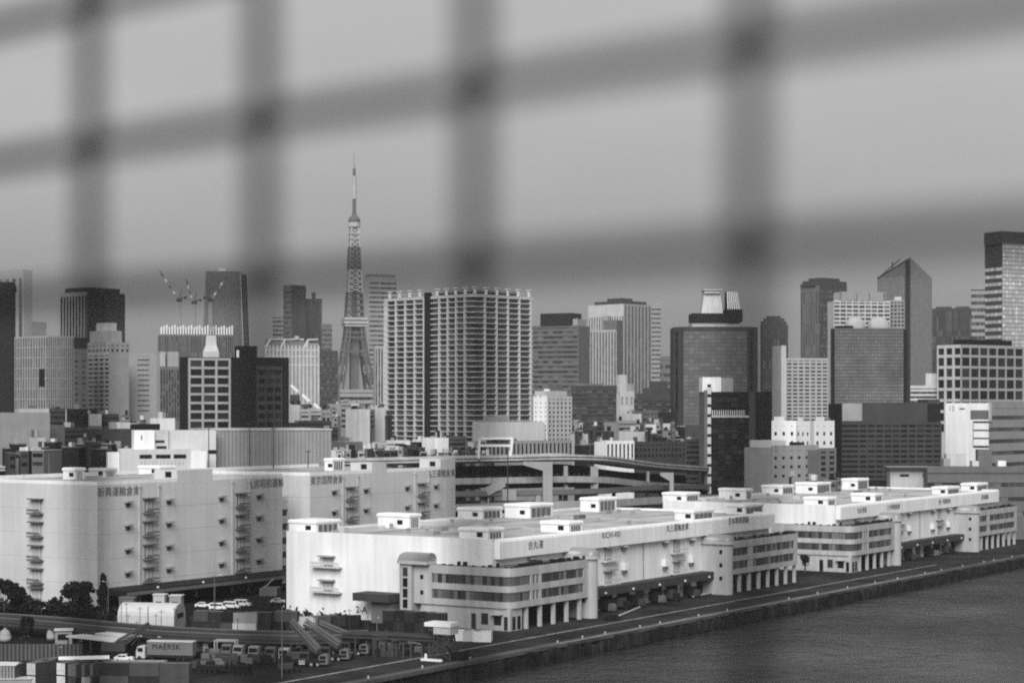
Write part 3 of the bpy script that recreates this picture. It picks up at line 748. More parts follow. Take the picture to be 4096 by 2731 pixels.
for k in range(1, 15): x = wd * .88 * k / 15; m.bar((x, -.2, 20), (x, -.2, hh*.45), .6, .4); m.bar((x, -.2, hh*.45), (6 + (wd*.82 - 6) * k / 15, 1.8, hh - 1), .6, .4)
m.build('mullion', DGREY, ro); MB().box(wd*.35, wd*.5, 8, 20, hh, hh + 5).build('penthouse', PALE, ro)
# pale stepped crown tower and the dark gridded office
Z = 1280 * K; q = Z / F
ro = thing('office_tower', 'pale tower with a narrow stepped crown rising behind the dark gridded office', OT, (tx(844) * Z, Z, 0), R(8))
m = MB(); m.box(-32*q, 32*q, 0, 60*q, 0, zat(1405, Z)); m.prism([(-30*q, 2), (30*q, 2), (30*q, 58*q), (-30*q, 58*q)], zat(1405, Z), zat(1382, Z), [(-23*q, 5), (23*q, 5), (23*q, 45*q), (-23*q, 45*q)])
m.prism([(-22*q, 5), (22*q, 5), (22*q, 45*q), (-22*q, 45*q)], zat(1382, Z), zat(1340, Z), [(-19*q, 6), (19*q, 6), (19*q, 40*q), (-19*q, 40*q)]); m.build('wall', PALE, ro)
Z = 800; DGZ = Z * K
r_ = B('office_block', 'dark office block with a pale grid of square windows on its left half', 'office block', Z, 720, 720, 1155, 1428, DARK, None, ('p',), phi=10, b=30, roof=BLACK)
ro, a_, b_, h_ = r_
def xat(px): return a_ * (px - 720) / 435.0
za, zb_ = zat(1716, DGZ), zat(1430, DGZ)
zt_ = zat(1436, DGZ)
m = MB(); x0_, x1_ = xat(757), xat(918); nr_ = 8; dzr = (zt_ - za) / nr_
for k in range(4): u = x0_ + (x1_ - x0_) * k / 3; m.box(u - .55, u + .55, -.6, -.02, za, zt_ + .5)
for j in range(nr_ + 1): z = za + dzr * j; m.box(x0_ - .5, x1_ + .5, -.55, -.02, z - .55, z + .55)
m.build('pale_grid', FP, ro)
wmq = MB().quad((0,0,0), ((x1_-x0_)/3 - 1.1, 0, 0), ((x1_-x0_)/3 - 1.1, 0, dzr - 1.1), (0, 0, dzr - 1.1)).mesh('window', GLASSD)
for k in range(3):
    for j in range(nr_): obj('window', wmq, ro, (x0_ + (x1_-x0_)*k/3 + .55, -.05, za + dzr*j + .55))
m = MB(); x2_, x3_ = xat(1030), xat(1125)
for k in range(4): u = x2_ + (x3_ - x2_) * k / 3; m.box(u - .4, u + .4, -.5, -.02, za, zt_ - 6)
for j in range(nr_): z = za + dzr * j; m.box(x2_ - .4, x3_ + .4, -.45, -.02, z - .9, z + .9)
m.build('dark_grid', DGREY, ro)
wmq = MB().quad((0,0,0), ((x3_-x2_)/3 - .8, 0, 0), ((x3_-x2_)/3 - .8, 0, dzr - 1.8), (0, 0, dzr - 1.8)).mesh('window', GLASSD)
for k in range(3):
    for j in range(nr_ - 1): obj('window', wmq, ro, (x2_ + (x3_-x2_)*k/3 + .4, -.05, za + dzr*j + .9))
m = MB()
for k in range(14): u = xat(925) + k * (xat(1020) - xat(925)) / 14; m.box(u, u + .3, -.2, -.02, 8, h_)
for k in range(4): u = xat(722) + k * (xat(752) - xat(722)) / 4; m.box(u, u + .3, -.2, -.02, 8, h_)
m.build('mullion', BLACK, ro)
MB().box(xat(945), xat(1030), 4, 22, h_ + .03, zat(1381, DGZ)).build('penthouse', BLACK, ro)
MB().cyl(xat(952), 2, h_ + .03, h_ + 3.4, .7).build('water_tank', PAINTW, ro)
# --- towers left of the lattice tower
B('office_tower', 'dark hazy tower with a lighter left side, left of the lattice tower', OT, 2600, 1132, 1168, 1224, 1141, DGREY, ('b', 1, 30, .0, .5), ('v', 12, 1, .6, .02), phi=40, wallL=GREY)
B('office_tower', 'hazy stepped tower with a thin roof shaft beside the dark hazy tower', OT, 2650, 1224, 1224, 1288, 1196, DGREY, None, ('v', 10, 1, .6, .02), bits=(('screen', .35, .6, .2, .6, 11, DGREY),))
B('office_tower', 'lower hazy block touching the lattice tower on its left', OT, 2600, 1286, 1286, 1328, 1298, GREY, None, ('b', 1, 24, 0, .6))
B('office_tower', 'hazy lower block left of the dark hazy tower', OT, 2620, 1090, 1090, 1132, 1264, LGREY, None, ('b', 1, 28, 0, .5))
# arched-roof hotel
Z = 1450 * K; q = Z / F; ro = thing('hotel', 'pale hotel with an arched gable roof of white ribs', 'hotel', (tx(1062) * Z, Z, 0), R(9))
w_ = 212 * q; zr_ = zat(1385, Z); zp = zat(1356, Z); m = MB(); m.box(0, w_, .5, 40, 0, zr_); m.build('wall', LGREY, ro)
m = MB()
for k in range(15):
    u = w_ * k / 14; m.box(u - .6, u + .6, 0, .5, 0, zr_ + (1 if k not in (5, 11) else 3))
for y in (1400, 1425, 1460): m.box(0, w_, .1, .49, zat(y, Z) - .5, zat(y, Z) + .5)
m.build('rib', FW, ro)
m = MB(); prof = [(1, zr_), (8, zp - 1.5), (14, zp), (22, zp), (32, zr_)]; m.extr(prof, .6, w_ * .74, 'x'); m.build('roof', GREY, ro)
m = MB()
for u in (.4, w_*.29, w_*.73):
    pts = [(u, .4, zr_ - 2), (u + 1.5, 3, zp - 4), (u + 4, 6, zp), (u + 12, 10, zp + .4)]
    for p_, q_ in zip(pts, pts[1:]): m.bar(p_, q_, 1.3)
m.bar((6, 8, zp + .3), (w_*.73, 8, zp + .3), 1.0); m.build('roof_rib', FW, ro)
MB().cyl(w_*.6, 8, zp, zp + 3, 2).build('water_tank', TOWW, ro)
m = MB()
for k in range(7): u = w_ * (.76 + .035 * k); m.box(u, u + w_*.02, .1, 8, zr_, zr_ + 3)
m.build('roof_fin', FW2, ro)
B('office_tower', 'dark low block behind the slanting white lights, left of the lattice tower', 'office block', 1600, 1128, 1128, 1250, 1510, DGREY, None, ('b', 1, 6, 0, .6), yb=1660)
B('office_tower', 'round shouldered hazy block under the lattice tower legs on the left', 'office block', 1900, 1250, 1250, 1352, 1405, DGREY, None, ('b', 1, 10, 0, .65), yb=1640)
# --- lattice broadcasting tower
def lattice_tower():
    Z = 2346 * K; q = Z / F; X = tx(1417) * Z
    ro = thing('broadcast_tower', 'tall tapering lattice broadcast tower with two observation decks and a needle mast', 'tower', (X, Z, 0), R(14))
    H = lambda y: zat(y, Z)
    def sect(name, y0, y1, w0, w1, mat, parent=ro, cells=3, t=1.1, legs=1.8):
        m = MB(); z0, z1 = H(y0), H(y1); r0, r1 = w0 * q, w1 * q
        cor = ((-1, -1), (1, -1), (1, 1), (-1, 1))
        def at(c_, f): r = r0 + (r1 - r0) * f; return Vector((c_[0]*r, c_[1]*r, z0 + (z1 - z0)*f))
        for c_ in cor: m.bar(at(c_, 0), at(c_, 1), legs)
        for k in range(cells):
            f0, f1 = k / cells, (k + 1) / cells
            for i in range(4):
                A_, B_ = cor[i], cor[(i + 1) % 4]
                m.bar(at(A_, f0), at(B_, f1), t); m.bar(at(B_, f0), at(A_, f1), t); m.bar(at(A_, f1), at(B_, f1), t)
        return m.build(name, mat, parent)
    s2 = .84
    # four legs below the main deck, each a lattice of its own
    yl, yu = 1600, 1309
    prof = [(1640, 118, 30), (1551, 92, 27), (1480, 72, 24), (1407, 56, 21), (1350, 47, 19), (1309, 42, 17)]
    lm = MB()
    def leg(sx, sy):
        m = MB()
        for (ya, wa, ta), (yb_, wb_, tb) in zip(prof, prof[1:]):
            za, zb2 = H(ya), H(yb_)
            ca = [Vector((sx*(wa - i*ta)*q*s2, sy*(wa - j*ta)*q*s2, za)) for i, j in ((0,0),(1,0),(1,1),(0,1))]
            cb = [Vector((sx*(wb_ - i*tb)*q*s2, sy*(wb_ - j*tb)*q*s2, zb2)) for i, j in ((0,0),(1,0),(1,1),(0,1))]
            for i in range(4):
                j = (i + 1) % 4; m.bar(ca[i], cb[i], 1.7); m.bar(ca[i], cb[j], .9); m.bar(ca[j], cb[i], .9); m.bar(cb[i], cb[j], .9)
        m.build('leg', REDL if (sx, sy) != (1, -1) else REDL, ro)
    for sx in (-1, 1):
        for sy in (-1, 1): leg(sx, sy)
    m = MB()
    for y, w_ in ((1407, 56), (1350, 47), (1330, 44)):
        r = w_*q*s2
        for (ax, ay), (bx, by) in zip(((-r,-r),(r,-r),(r,r),(-r,r)), ((r,-r),(r,r),(-r,r),(-r,-r))): m.bar((ax, ay, H(y)), (bx, by, H(y)), 2.2)
    m.build('cross_beam', REDL, ro)
    MB().box(-6, 6, -6, 6, 0, H(1309)).build('lift_shaft', GREY, ro)
    m = MB()
    for ya, yb_, w_ in ((1307, 1300, 52), (1296, 1286, 57), (1281, 1271, 54)): m.box(-w_*q*s2, w_*q*s2, -w_*q*s2, w_*q*s2, H(ya), H(yb_))
    md = m.build('main_observatory', TOWW, ro)
    m = MB()
    for ya, yb_, w_ in ((1300, 1296, 50), (1286, 1281, 53)): m.box(-w_*q*s2, w_*q*s2, -w_*q*s2, w_*q*s2, H(ya), H(yb_))
    m.build('window_band', GLASSD, md)
    sect('lattice_section', 1270, 1170, 40*s2, 33*s2, REDL, cells=4, t=1.3); sect('lattice_section', 1170, 1083, 33*s2, 28*s2, TOWW, cells=4, t=1.3)
    sect('lattice_section', 1083, 990, 27*s2, 23*s2, REDL, cells=5, t=1.6, legs=2.4); sect('lattice_section', 990, 912, 22*s2, 17*s2, TOWW, cells=4, t=1.2)
    m = MB(); m.box(-3, 3, -3, 3, H(1270), H(990)); m.build('lift_shaft', REDL, ro); MB().box(-3, 3, -3, 3, H(990), H(912)).build('lift_shaft', PALE, ro)
    for y in (960, 940): MB().box(-20*q, 20*q, -20*q, 20*q, H(y), H(y - 6)).build('antenna_platform', STEEL, ro)
    MB().lathe(0, 0, [(22*q, H(911)), (25*q, H(908)), (25*q, H(893)), (22*q, H(890))], 16).build('top_observatory', TOWW, ro)
    MB().lathe(0, 0, [(24*q, H(890)), (24*q, H(878)), (18*q, H(868)), (10*q, H(862)), (8*q, H(850))], 16).build('deck_roof', REDL, ro)
    MB().lathe(0, 0, [(8*q, H(850)), (7*q, H(797))], 10).build('mast', REDL, ro)
    MB().lathe(0, 0, [(9*q, H(797)), (8.5*q, H(705))], 10).build('mast', TOWW, ro)
    MB().lathe(0, 0, [(4*q, H(705)), (6*q, H(700)), (6*q, H(676)), (3*q, H(672))], 10).build('mast', REDL, ro)
    MB().lathe(0, 0, [(2.6*q, H(672)), (1.6*q, H(640)), (1.0*q, H(613))], 6).build('needle', STEEL, ro)
lattice_tower()
B('office_tower', 'hazy tower with a pale left strip directly behind the lattice tower', OT, 2800, 1448, 1475, 1587, 1108, LGREY, ('p',), ('b', 1, 34, .02, .6), phi=24, wallL=FW2, bits=(('screen', .1, .98, .1, .9, 5, GREY),))
B('office_tower', 'narrow block of white vertical strips squeezed between lattice tower and balcony tower', 'office block', 1500, 1494, 1500, 1545, 1388, FW2, None, ('v', 4, 1, .5, .02), phi=12, yb=1640)
B('exhibition_hall', 'low pale hall with broad horizontal bands below the lattice tower', 'hall', 1600, 1350, 1360, 1500, 1561, PALE, None, ('b', 1, 3, .0, .55), phi=10, yb=1640)
# --- balcony apartment tower
def balcony_tower():
    Z = 1150 * K; ph = R(46); c, s = math.cos(ph), math.sin(ph); X = tx(1893) * Z
    a = (tx(2133) * Z - X) / (c - tx(2133) * s); b = (X - tx(1535) * Z) / (s + tx(1535) * c); h = zat(1182, Z); zb = zat(1770, Z)
    ro = thing('apartment_tower', 'large white apartment tower with rows of balconies and a dark vertical slot', AP, (X, Z, 0), ph)
    dp = 1.7; m = MB(); rr = 2.5
    def yl(px): # px -> distance along left face
        return (X - tx(px) * Z) / (s + tx(px) * c)
    g0, g1 = yl(1722), yl(1695)
    m.box(dp, a, dp, b, 0, h); m.build('wall', DARK, ro)
    nf = 27; fh = (h - zb) / nf; sl = MB()
    for j in range(nf + 1):
        z = zb + j * fh; t0, t1 = (-.27, .38) if j < nf else (-.7, 1.0)
        sl.prism(rounded([(0, g0), (0, 0), (a, 0), (a, dp), (dp, dp), (dp, g0)], {1: rr}), z + t0, z + t1)
        sl.box(0, dp, g1, b, z + t0, z + t1)
    sl.build('balcony_slab', FW, ro)
    pr = MB()
    for k in range(1, 5): u = g0 * k / 5; pr.box(-.3, dp, u - .42, u + .42, 0, h)
    for k in range(0, 5): u = g1 + (b - g1) * (k + .02) / 4.3; pr.box(-.3, dp, u - .42, u + .42, 0, h)
    for k in range(1, 6): u = a * k / 5.2; pr.box(u - .42, u + .42, -.3, dp, 0, h)
    pr.build('pier', FW, ro)
    MB().box(.0, dp, b - 3.4, b, 0, h).build('end_wall', FW, ro)
    MB().box(.3, dp, g0 + .05, g1 - .05, 0, h + 4).build('slot', BLACK, ro)
    wy = MB(); cnt = 0
    pm = MB().quad((0, 0, 0), (a/5.2 - 1, 0, 0), (a/5.2 - 1, 0, fh - 1.1), (0, 0, fh - 1.1)).mesh('window', GLASS)
    pl = MB().quad((0, g0/5 - 1, 0), (0, 0, 0), (0, 0, fh - 1.1), (0, g0/5 - 1, fh - 1.1)).mesh('window', GLASS)
    rest = MB()
    for j in range(nf - 1, -1, -1):
        z = zb + j * fh + .56
        for k in range(5):
            if cnt < 100: obj('window', pm, ro, (a*k/5.2 + .6, dp - .04, z)); obj('window', pl, ro, (dp - .04, g0*k/5 + .5, z)); cnt += 2
            else:
                for u, w_, fc in ((a*k/5.2 + .6, a/5.2 - 1, 0), (g0*k/5 + .5, g0/5 - 1, 1)):
                    e = dp - .04
                    if fc: rest.quad((e, u + w_, z), (e, u, z), (e, u, z + fh - 1.1), (e, u + w_, z + fh - 1.1))
                    else: rest.quad((u, e, z), (u + w_, e, z), (u + w_, e, z + fh - 1.1), (u, e, z + fh - 1.1))
        for k in range(4):
            u = g1 + (b - g1) * k / 4.3 + .5; w_ = (b - g1) / 4.3 - 1; e = dp - .04
            rest.quad((e, u + w_, z), (e, u, z), (e, u, z + fh - 1.1), (e, u + w_, z + fh - 1.1))
    o = rest.build('window', GLASS, ro); o['kind'] = 'stuff'
    m = MB(); m.box(.5, a - .2, .5, b - .3, h + 1.01, h + 1.4); m.build('roof', ROOF, ro)
    cm = MB().box(-.7, .7, -.7, .7, 0, 4.2).box(-1.3, 1.3, -1.3, 1.3, 4.2, 4.9).mesh('roof_post', WHITE)
    for k in range(6): obj('roof_post', cm, ro, (a * (.04 + k * .18), .9, h + 1.4))
    for k in range(4): obj('roof_post', cm, ro, (.9, g0 * (.2 + k * .22), h + 1.4))
    for k in range(4): obj('roof_post', cm, ro, (.9, g1 + (b - g1) * (.12 + k * .25), h + 1.4))
    m = MB(); m.box(.7, 1.0, g1, b, h + 3.3, h + 3.7); m.box(.7, 1.0, 2, g0, h + 3.3, h + 3.7); m.box(2, a, .7, 1.0, h + 3.3, h + 3.7); m.build('roof_rail', FW, ro)
    MB().box(5, a * .8, 5, g0, h + 1.4, h + 4.5).build('penthouse', DGREY, ro)
balcony_tower()
# --- right of the balcony tower
B('office_tower', 'grey office tower with ribbon windows and a dark roof screen right of the balcony tower', OT, 1700, 2128, 2314, 2358, 1303, GREY, ('b', 6, 17, .02, .5), ('p',), phi=62, yb=1640,
  bits=(('screen', .0, .9, .15, .82, 13, DARK), ('mast', .3, .4, .1, 0, 9, STEEL), ('mast', .5, .4, .6, 0, 14, STEEL), ('box', .0, .8, .02, .12, 7, PALE)))
B('office_tower', 'tall white tower of close vertical fins with a plain white header', OT, 2050, 2353, 2496, 2606, 1218, PALE, ('v', 14, 1, .5, .1), ('v', 8, 1, .42, .01), phi=45, wallL=WHITE, yb=1680, glass=GLASSM,
  bits=(('screen', .1, .95, .1, .9, 5, DGREY), ('screen', .3, .7, .3, .7, 9, DGREY)))
B('office_tower', 'lower pale finned tower standing before the tall white finned tower', OT, 1950, 2360, 2466, 2492, 1322, GREY, ('v', 9, 1, .5, .02), ('p',), phi=60, wallL=WHITE2, yb=1560, glass=GLASSM,
  bits=(('box', .05, .9, .0, .5, 12, GREY), ('box', .1, .6, .35, .55, 17, PALE)))
B('office_tower', 'hazy plain tower hidden behind the tall white finned tower', OT, 2800, 2606, 2606, 2643, 1216, LGREY, None, ('b', 1, 30, 0, .6))
B('office_tower', 'hazy low block left of the tall slate tower', 'office block', 2300, 2640, 2640, 2704, 1427, GREY, None, ('b', 1, 10, 0, .6))
# slate tower with conical pale crown
Z = 1130 * K; q = Z / F; ro = thing('office_tower', 'broad slate tower with a pale conical crown on a dark drum', OT, (tx(2700) * Z, Z, 0), 0)
wd = 338 * q; hT = zat(1306, Z); dpt = 40
plan = [(0, 10), (35*q, 2)] + [(35*q + (255*q) * k / 12, 2 - 3.2 * math.sin(math.pi * k / 12)) for k in range(1, 12)] + [(290*q, 2), (wd, 10), (wd, dpt), (0, dpt)]
MB().prism(plan, 0, hT).build('wall', DGREY, ro)
m = MB(); zb0 = zat(1700, Z); nfl = 24
cg = MB()
for k in range(12):
    p_ = (35*q + 255*q*k/12, 2 - 3.2*math.sin(math.pi*k/12) - .12); r2 = (35*q + 255*q*(k+1)/12, 2 - 3.2*math.sin(math.pi*(k+1)/12) - .12)
    for j in range(nfl):
        z = zb0 + (hT - 3 - zb0) * j / nfl; z1 = zb0 + (hT - 3 - zb0) * (j + .92) / nfl; cg.quad((p_[0] + .06, p_[1], z), (r2[0] - .06, r2[1], z), (r2[0] - .06, r2[1], z1), (p_[0] + .06, p_[1], z1))
o = cg.build('curtain_wall', gm('slate curtain glass', .15, rough=.3, var=.12, island=.3, spec=.4), ro)
wq = MB().box(0, 13*q, -.3, .1, 0, 2.4).mesh('window', GLASSD)
for j in range(nfl):
    z = zb0 + (hT - 4 - zb0) * j / nfl + 1.0
    o = obj('window', wq, ro, (8*q, 8.4, z)); o.rotation_euler.z = math.atan2(-8, 35*q)
    o = obj('window', wq, ro, (304*q, 4.6, z)); o.rotation_euler.z = math.atan2(8, 48*q)
MB().box(70*q, 262*q, 4, 30, hT + .02, zat(1290, Z)).build('roof_base', PALE, ro)
MB().cyl(150*q, 16, zat(1290, Z), zat(1287, Z), 70*q, None, 24).build('roof_ring', WHITE, ro)
MB().box(68*q, 205*q, 2, 26, zat(1286, Z), zat(1252, Z)).build('roof_screen', DARK, ro)
MB().box(206*q, 272*q, 1, 26, zat(1286, Z), zat(1236, Z)).build('roof_screen', DARK, ro)
m = MB(); m.prism([(108*q, 3), (195*q, 3), (195*q, 22), (108*q, 22)], zat(1252, Z), zat(1160, Z), [(122*q, 6), (184*q, 6), (184*q, 19), (122*q, 19)]); m.build('crown', FW, ro)
m = MB()
for k in (6,): z = zat(1244 - k*12, Z); e = 14*q*(k*12 + 8)/92; m.box(108*q + e - .1, 195*q - e*.8 + .05, 3 + e*.3 - .03, 22, z, z + .3)
m.box(116*q, 192*q, 4.8, 20, zat(1160, Z), zat(1154, Z)); m.build('crown_band', PALE, ro)
m = MB(); m.prism([(212*q, 3), (262*q, 3), (262*q, 22), (212*q, 22)], zat(1236, Z), zat(1163, Z), [(212*q, 5), (250*q, 5), (250*q, 19), (212*q, 19)]); m.build('crown', GREY, ro)
m = MB()
for k in range(6): m.bar((215*q + k*9*q, 2.8, zat(1236, Z)), (214*q + k*7*q, 4.8, zat(1165, Z)), .8)
m.build('crown_rib', PAINTW, ro)
# dark glass tower in front with white banded edge
r_ = B('office_tower', 'black glass tower with a white chequered edge strip and a white roof box', OT, 790, 2846, 2846, 3085, 1567, DARK, None, ('g', 9, 20, .05, .12), phi=2, yb=1985, b=26, glass=GLASSD, parapet=False)
ro, a_, b_, h_ = r_; Zq = 790 * K; q = Zq / F
m = MB(); m.box(-28*q, -.03, .2, 20, 0, h_ + .8); m.build('edge_wall', GREY, ro)
m = MB()
for k in range(14): z = 3 + k * 4.6; m.box(-16*q, -1*q, .05, .19, z, z + 3.2)
m.build('white_panel', FW, ro)
for k in range(14): MB().box(-16*q, -1*q, .1, .19, 3 + k*4.6 + 3.25, 3 + k*4.6 + 4.55).build('window', BLACK, ro)
MB().box(-34*q, 42*q, 2, 14, h_ + .05, zat(1508, Zq)).build('penthouse', WHITE, ro)
MB().box(42*q + .02, 92*q, 3, 14, h_ + .05, zat(1511, Zq)).build('penthouse', LGREY, ro)
m = MB()
for k in range(15): m.box(2*q + k*9*q, 2*q + k*9*q + .5, -.5, -.06, zat(1662, Zq), zat(1640, Zq))
m.box(0, 150*q, -.5, -.06, zat(1662, Zq) - .8, zat(1662, Zq)); m.build('louvre_band', PALE, ro)
MB().box(150*q, 175*q, -.35, -.06, 5, h_).build('rib', DGREY, ro); MB().box(a_ - 62*q, a_, -.3, -.06, 5, h_ - 1).build('dark_panel', BLACK, ro)
B('apartment_block', 'grey apartment slab with stacked balconies attached left of the black glass tower', 'apartment block', 815, 2742, 2744, 2800, 1762, DGREY, None, ('b', 1, 9, .02, .5), phi=6, yb=1950, glass=GLASSD, wallL=GREY)
B('office_tower', 'round topped dark tower behind the white slab with blank edge', OT, 2200, 3040, 3050, 3152, 1300, DGREY, None, ('v', 9, 1, .5, .12), phi=14, bits=(('screen', .0, .95, .1, .9, 5, DGREY), ('screen', .1, .88, .2, .8, 9, DGREY), ('screen', .22, .74, .3, .7, 12, DGREY)))
r_ = B('apartment_tower', 'white slab with a blank pale left edge and many small dark windows', AP, 1130, 3100, 3145, 3312, 1437, WHITE2, ('p',), ('g', 7, 17, .25, .5), phi=12, yb=1690, b=22, wallL=WHITE)
MB().box(-3.6, -.1, 0, 18, 0, zat(1382, 1130*K)).build('edge_wall', WHITE2, r_[0])
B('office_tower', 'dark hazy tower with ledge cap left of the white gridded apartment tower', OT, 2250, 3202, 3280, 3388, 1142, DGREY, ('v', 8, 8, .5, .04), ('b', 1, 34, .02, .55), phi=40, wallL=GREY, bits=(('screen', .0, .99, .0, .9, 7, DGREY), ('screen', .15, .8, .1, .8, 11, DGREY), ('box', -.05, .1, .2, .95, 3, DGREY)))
B('apartment_tower', 'white gridded apartment tower behind the grey glass block with domes', AP, 1480, 3310, 3335, 3560, 1205, WHITE, ('p',), ('g', 9, 12, .14, .4), phi=12, yb=1400, bits=(('screen', .1, .14, .0, .9, 8, WHITE), ('screen', .38, .42, .0, .9, 8, WHITE), ('screen', .62, .66, .0, .9, 8, WHITE), ('screen', .88, .92, .0, .9, 8, WHITE), ('screen', .1, .92, .0, .03, 8.5, LGREY)))
B('apartment_tower', 'grey wing of the white gridded apartment tower on its right', AP, 1500, 3560, 3560, 3618, 1205, LGREY, None, ('g', 4, 14, .3, .4), yb=1420, bits=(('box', .3, .8, .1, .6, 4, WHITE),))
r_ = B('office_tower', 'wide grey reflective glass tower carrying two pale roof domes', OT, 1200, 3322, 3324, 3628, 1318, GREY, None, ('c', 26, 24, .03, .06), phi=3, yb=1640, glass=gm('grey mirror glass', .2, rough=.12, var=.35, scale=.04, island=.22, spec=.5))
ro, a_, b_, h_ = r_; q = 1200 * K / F
for u, w_ in ((0, 14*q), (a_ - 14*q, 14*q)): MB().box(u, u + w_, -.6, -.08, 0, h_ + .5).build('edge_strip', BLACK, ro)
for px, rr in ((3436, 42), (3532, 44)): MB().lathe((px - 3324)*q, 12, [(rr*q, h_ + .05)] + [(rr*q*math.cos(R(t)), h_ + 2 + rr*q*1.05*math.sin(R(t))) for t in range(0, 90, 11)], 24).build('dome', FW2, ro, True)
MB().box(40*q, 95*q, 4, 20, h_ + .05, h_ + 3).build('penthouse', DARK, ro)
# pointed tower
Z = 2300 * K; q = Z / F; ro = thing('office_tower', 'tall hazy tower with a pointed asymmetric gable top', OT, (tx(3632) * Z, Z, 0), R(40))
c, s = math.cos(R(40)), math.sin(R(40)); X = tx(3632) * Z
a_ = (tx(3727) * Z - X) / (c - tx(3727) * s); b_ = (X - tx(3510) * Z) / (s + tx(3510) * c); zs, zp = zat(1105, Z), zat(1024, Z)
m = MB(); m.box(0, a_, 0, b_, 0, zs); i = len(m.v)
m.v += [(0,0,zs), (a_,0,zs), (a_,b_,zs), (0,b_,zs), (0,0,zp - 4), (a_*.35, b_*.2, zp)]
m.f += [(i, i+1, i+5, i+4), (i+4, i+5, i+3), (i, i+4, i+3), (i+1, i+2, i+5), (i+2, i+3, i+5)]
m.build('wall', GREY, ro)
m = MB()
for k in range(1, 12): m.box(a_*k/12 - .4, a_*k/12 + .4, -.4, -.02, 0, zs)
for k in range(1, 14): m.box(-.4, -.02, b_*k/14 - .4, b_*k/14 + .4, 0, zs)
m.build('mullion', LGREY, ro); MB().box(-.6, 4, -.6, 4, 0, zp - 6).build('corner_strip', DARK, ro)
m = MB(); m.bar((0, b_, zs), (0, 0, zp - 4), 1.6); m.bar((3, b_*.55, zs + 12), (3, b_*.55, zp - 6), 1.4); m.bar((3, b_*.3, zp - 3), (3, b_*.98, zs + 2), 1.2); m.build('gable_frame', STEELD, ro)
B('office_tower', 'dark hazy block right of the pointed tower', OT, 1900, 3728, 3728, 3886, 1237, DGREY, None, ('v', 18, 1, .55, .02), yb=1600, bits=(('plant', .1, .5, .2, .8, 3, DGREY), ('plant', .6, .95, .2, .8, 3, DGREY)))
B('office_tower', 'thin pale hazy tower left of the tall right edge tower', OT, 2500, 3884, 3884, 3944, 1150, LGREY, None, ('b', 1, 22, 0, .5), wallL=WHITE2)
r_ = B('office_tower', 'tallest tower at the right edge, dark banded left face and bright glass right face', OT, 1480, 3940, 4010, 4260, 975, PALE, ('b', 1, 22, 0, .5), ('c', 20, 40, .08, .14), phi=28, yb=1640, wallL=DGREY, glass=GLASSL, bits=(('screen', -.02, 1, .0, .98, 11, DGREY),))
MB().box(-.3, -.06, 0, r_[2], r_[3] - 17, r_[3] + .8).build('dark_panel', DGREY, r_[0])
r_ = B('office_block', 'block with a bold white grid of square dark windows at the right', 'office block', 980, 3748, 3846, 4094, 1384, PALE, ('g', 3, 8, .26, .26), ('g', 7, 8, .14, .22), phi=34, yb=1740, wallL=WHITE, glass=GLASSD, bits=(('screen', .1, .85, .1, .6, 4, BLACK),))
B('office_block', 'low block of bright white horizontal bands beside the white gridded block', 'office block', 1000, 3642, 3642, 3752, 1548, WHITE, None, ('b', 1, 4, 0, .5), yb=1620, bits=(('box', .55, 1, .1, .8, 8, WHITE),))
r_ = B('office_block', 'dark office block with a plain grey attic and a pale square panel', 'office block', 770, 3362, 3366, 3762, 1614, DARK, None, ('p',), phi=4, b=26)
ro, a_, b_, h_ = r_; q = 770 * K / F; zt_ = zat(1692, 770*K); za = zat(1915, 770*K)
MB().box(.0, a_ - 55*q, -.5, -.02, zt_ + .5, h_ + .5).build('attic_wall', DGREY, ro); MB().box(2*q, 82*q, -.7, -.51, zt_ + 1, h_ + .2).build('pale_panel', LGREY, ro)
m = MB(); nr_, nc_ = 11, 10
for j in range(nr_ + 1): z = za + (zt_ - za) * j / nr_; m.box(0, a_, -.45, -.02, z - .75, z + .45)
for k in range(nc_ + 1): u = 70*q + (a_ - 70*q) * k / nc_; m.box(u - .35, u + .35, -.5, -.02, za, zt_ + .4)
m.build('window_grid', DGREY, ro)
wq = MB().quad((0,0,0), ((a_ - 70*q)/nc_ - .7, 0, 0), ((a_ - 70*q)/nc_ - .7, 0, (zt_ - za)/nr_ - 1.2), (0, 0, (zt_ - za)/nr_ - 1.2)).mesh('window', GLASSD)
for j in range(1, nr_):
    for k in range(nc_): obj('window', wq, ro, (70*q + (a_ - 70*q)*k/nc_ + .35, -.06, za + (zt_ - za)*j/nr_ + .45))
MB().box(a_ - 50*q, a_, 1, 18, h_ + .05, h_ + 2).build('penthouse', DGREY, ro)
r_ = B('office_block', 'bright white blank walled block with a sign in its upper corner at the right', 'office block', 790, 3782, 3956, 4240, 1615, LGREY, ('p',), ('b', 8, 6, .0, .66), phi=52, yb=1900, wallL=WHITE)
text('12', r_[0], (-.1, r_[2] * .86, r_[3] - 2.2), (R(90), 0, R(-90)), 3.0); MB().box(-.14, -.02, r_[2]*.55, r_[2]*.68, r_[3] - 2.6, r_[3] - 1.9).build('lettering', SIGN, r_[0])
MB().box(-.5, 2, -.6, -.05, r_[3] - 8, r_[3] + .4).build('attic_wall', PALE, r_[0])
ro = r_[0]; bl, hl = r_[2], r_[3]; zl = lambda y: zat(y, 790 * K)
MB().box(-.16, -.09, 0, bl * .42, zl(1677), zl(1640)).build('attic_band', GREY, ro)
m = MB(); m.box(-.2, -.09, 0, bl * .36, zl(1790), zl(1684)); m.build('balcony_recess', DARK, ro)
m = MB()
for ya, yb_ in ((1718, 1692), (1750, 1724), (1782, 1756)): m.box(-.6, -.21, 0, bl * .34, zl(ya), zl(yb_))
m.build('balcony', WHITE, ro)
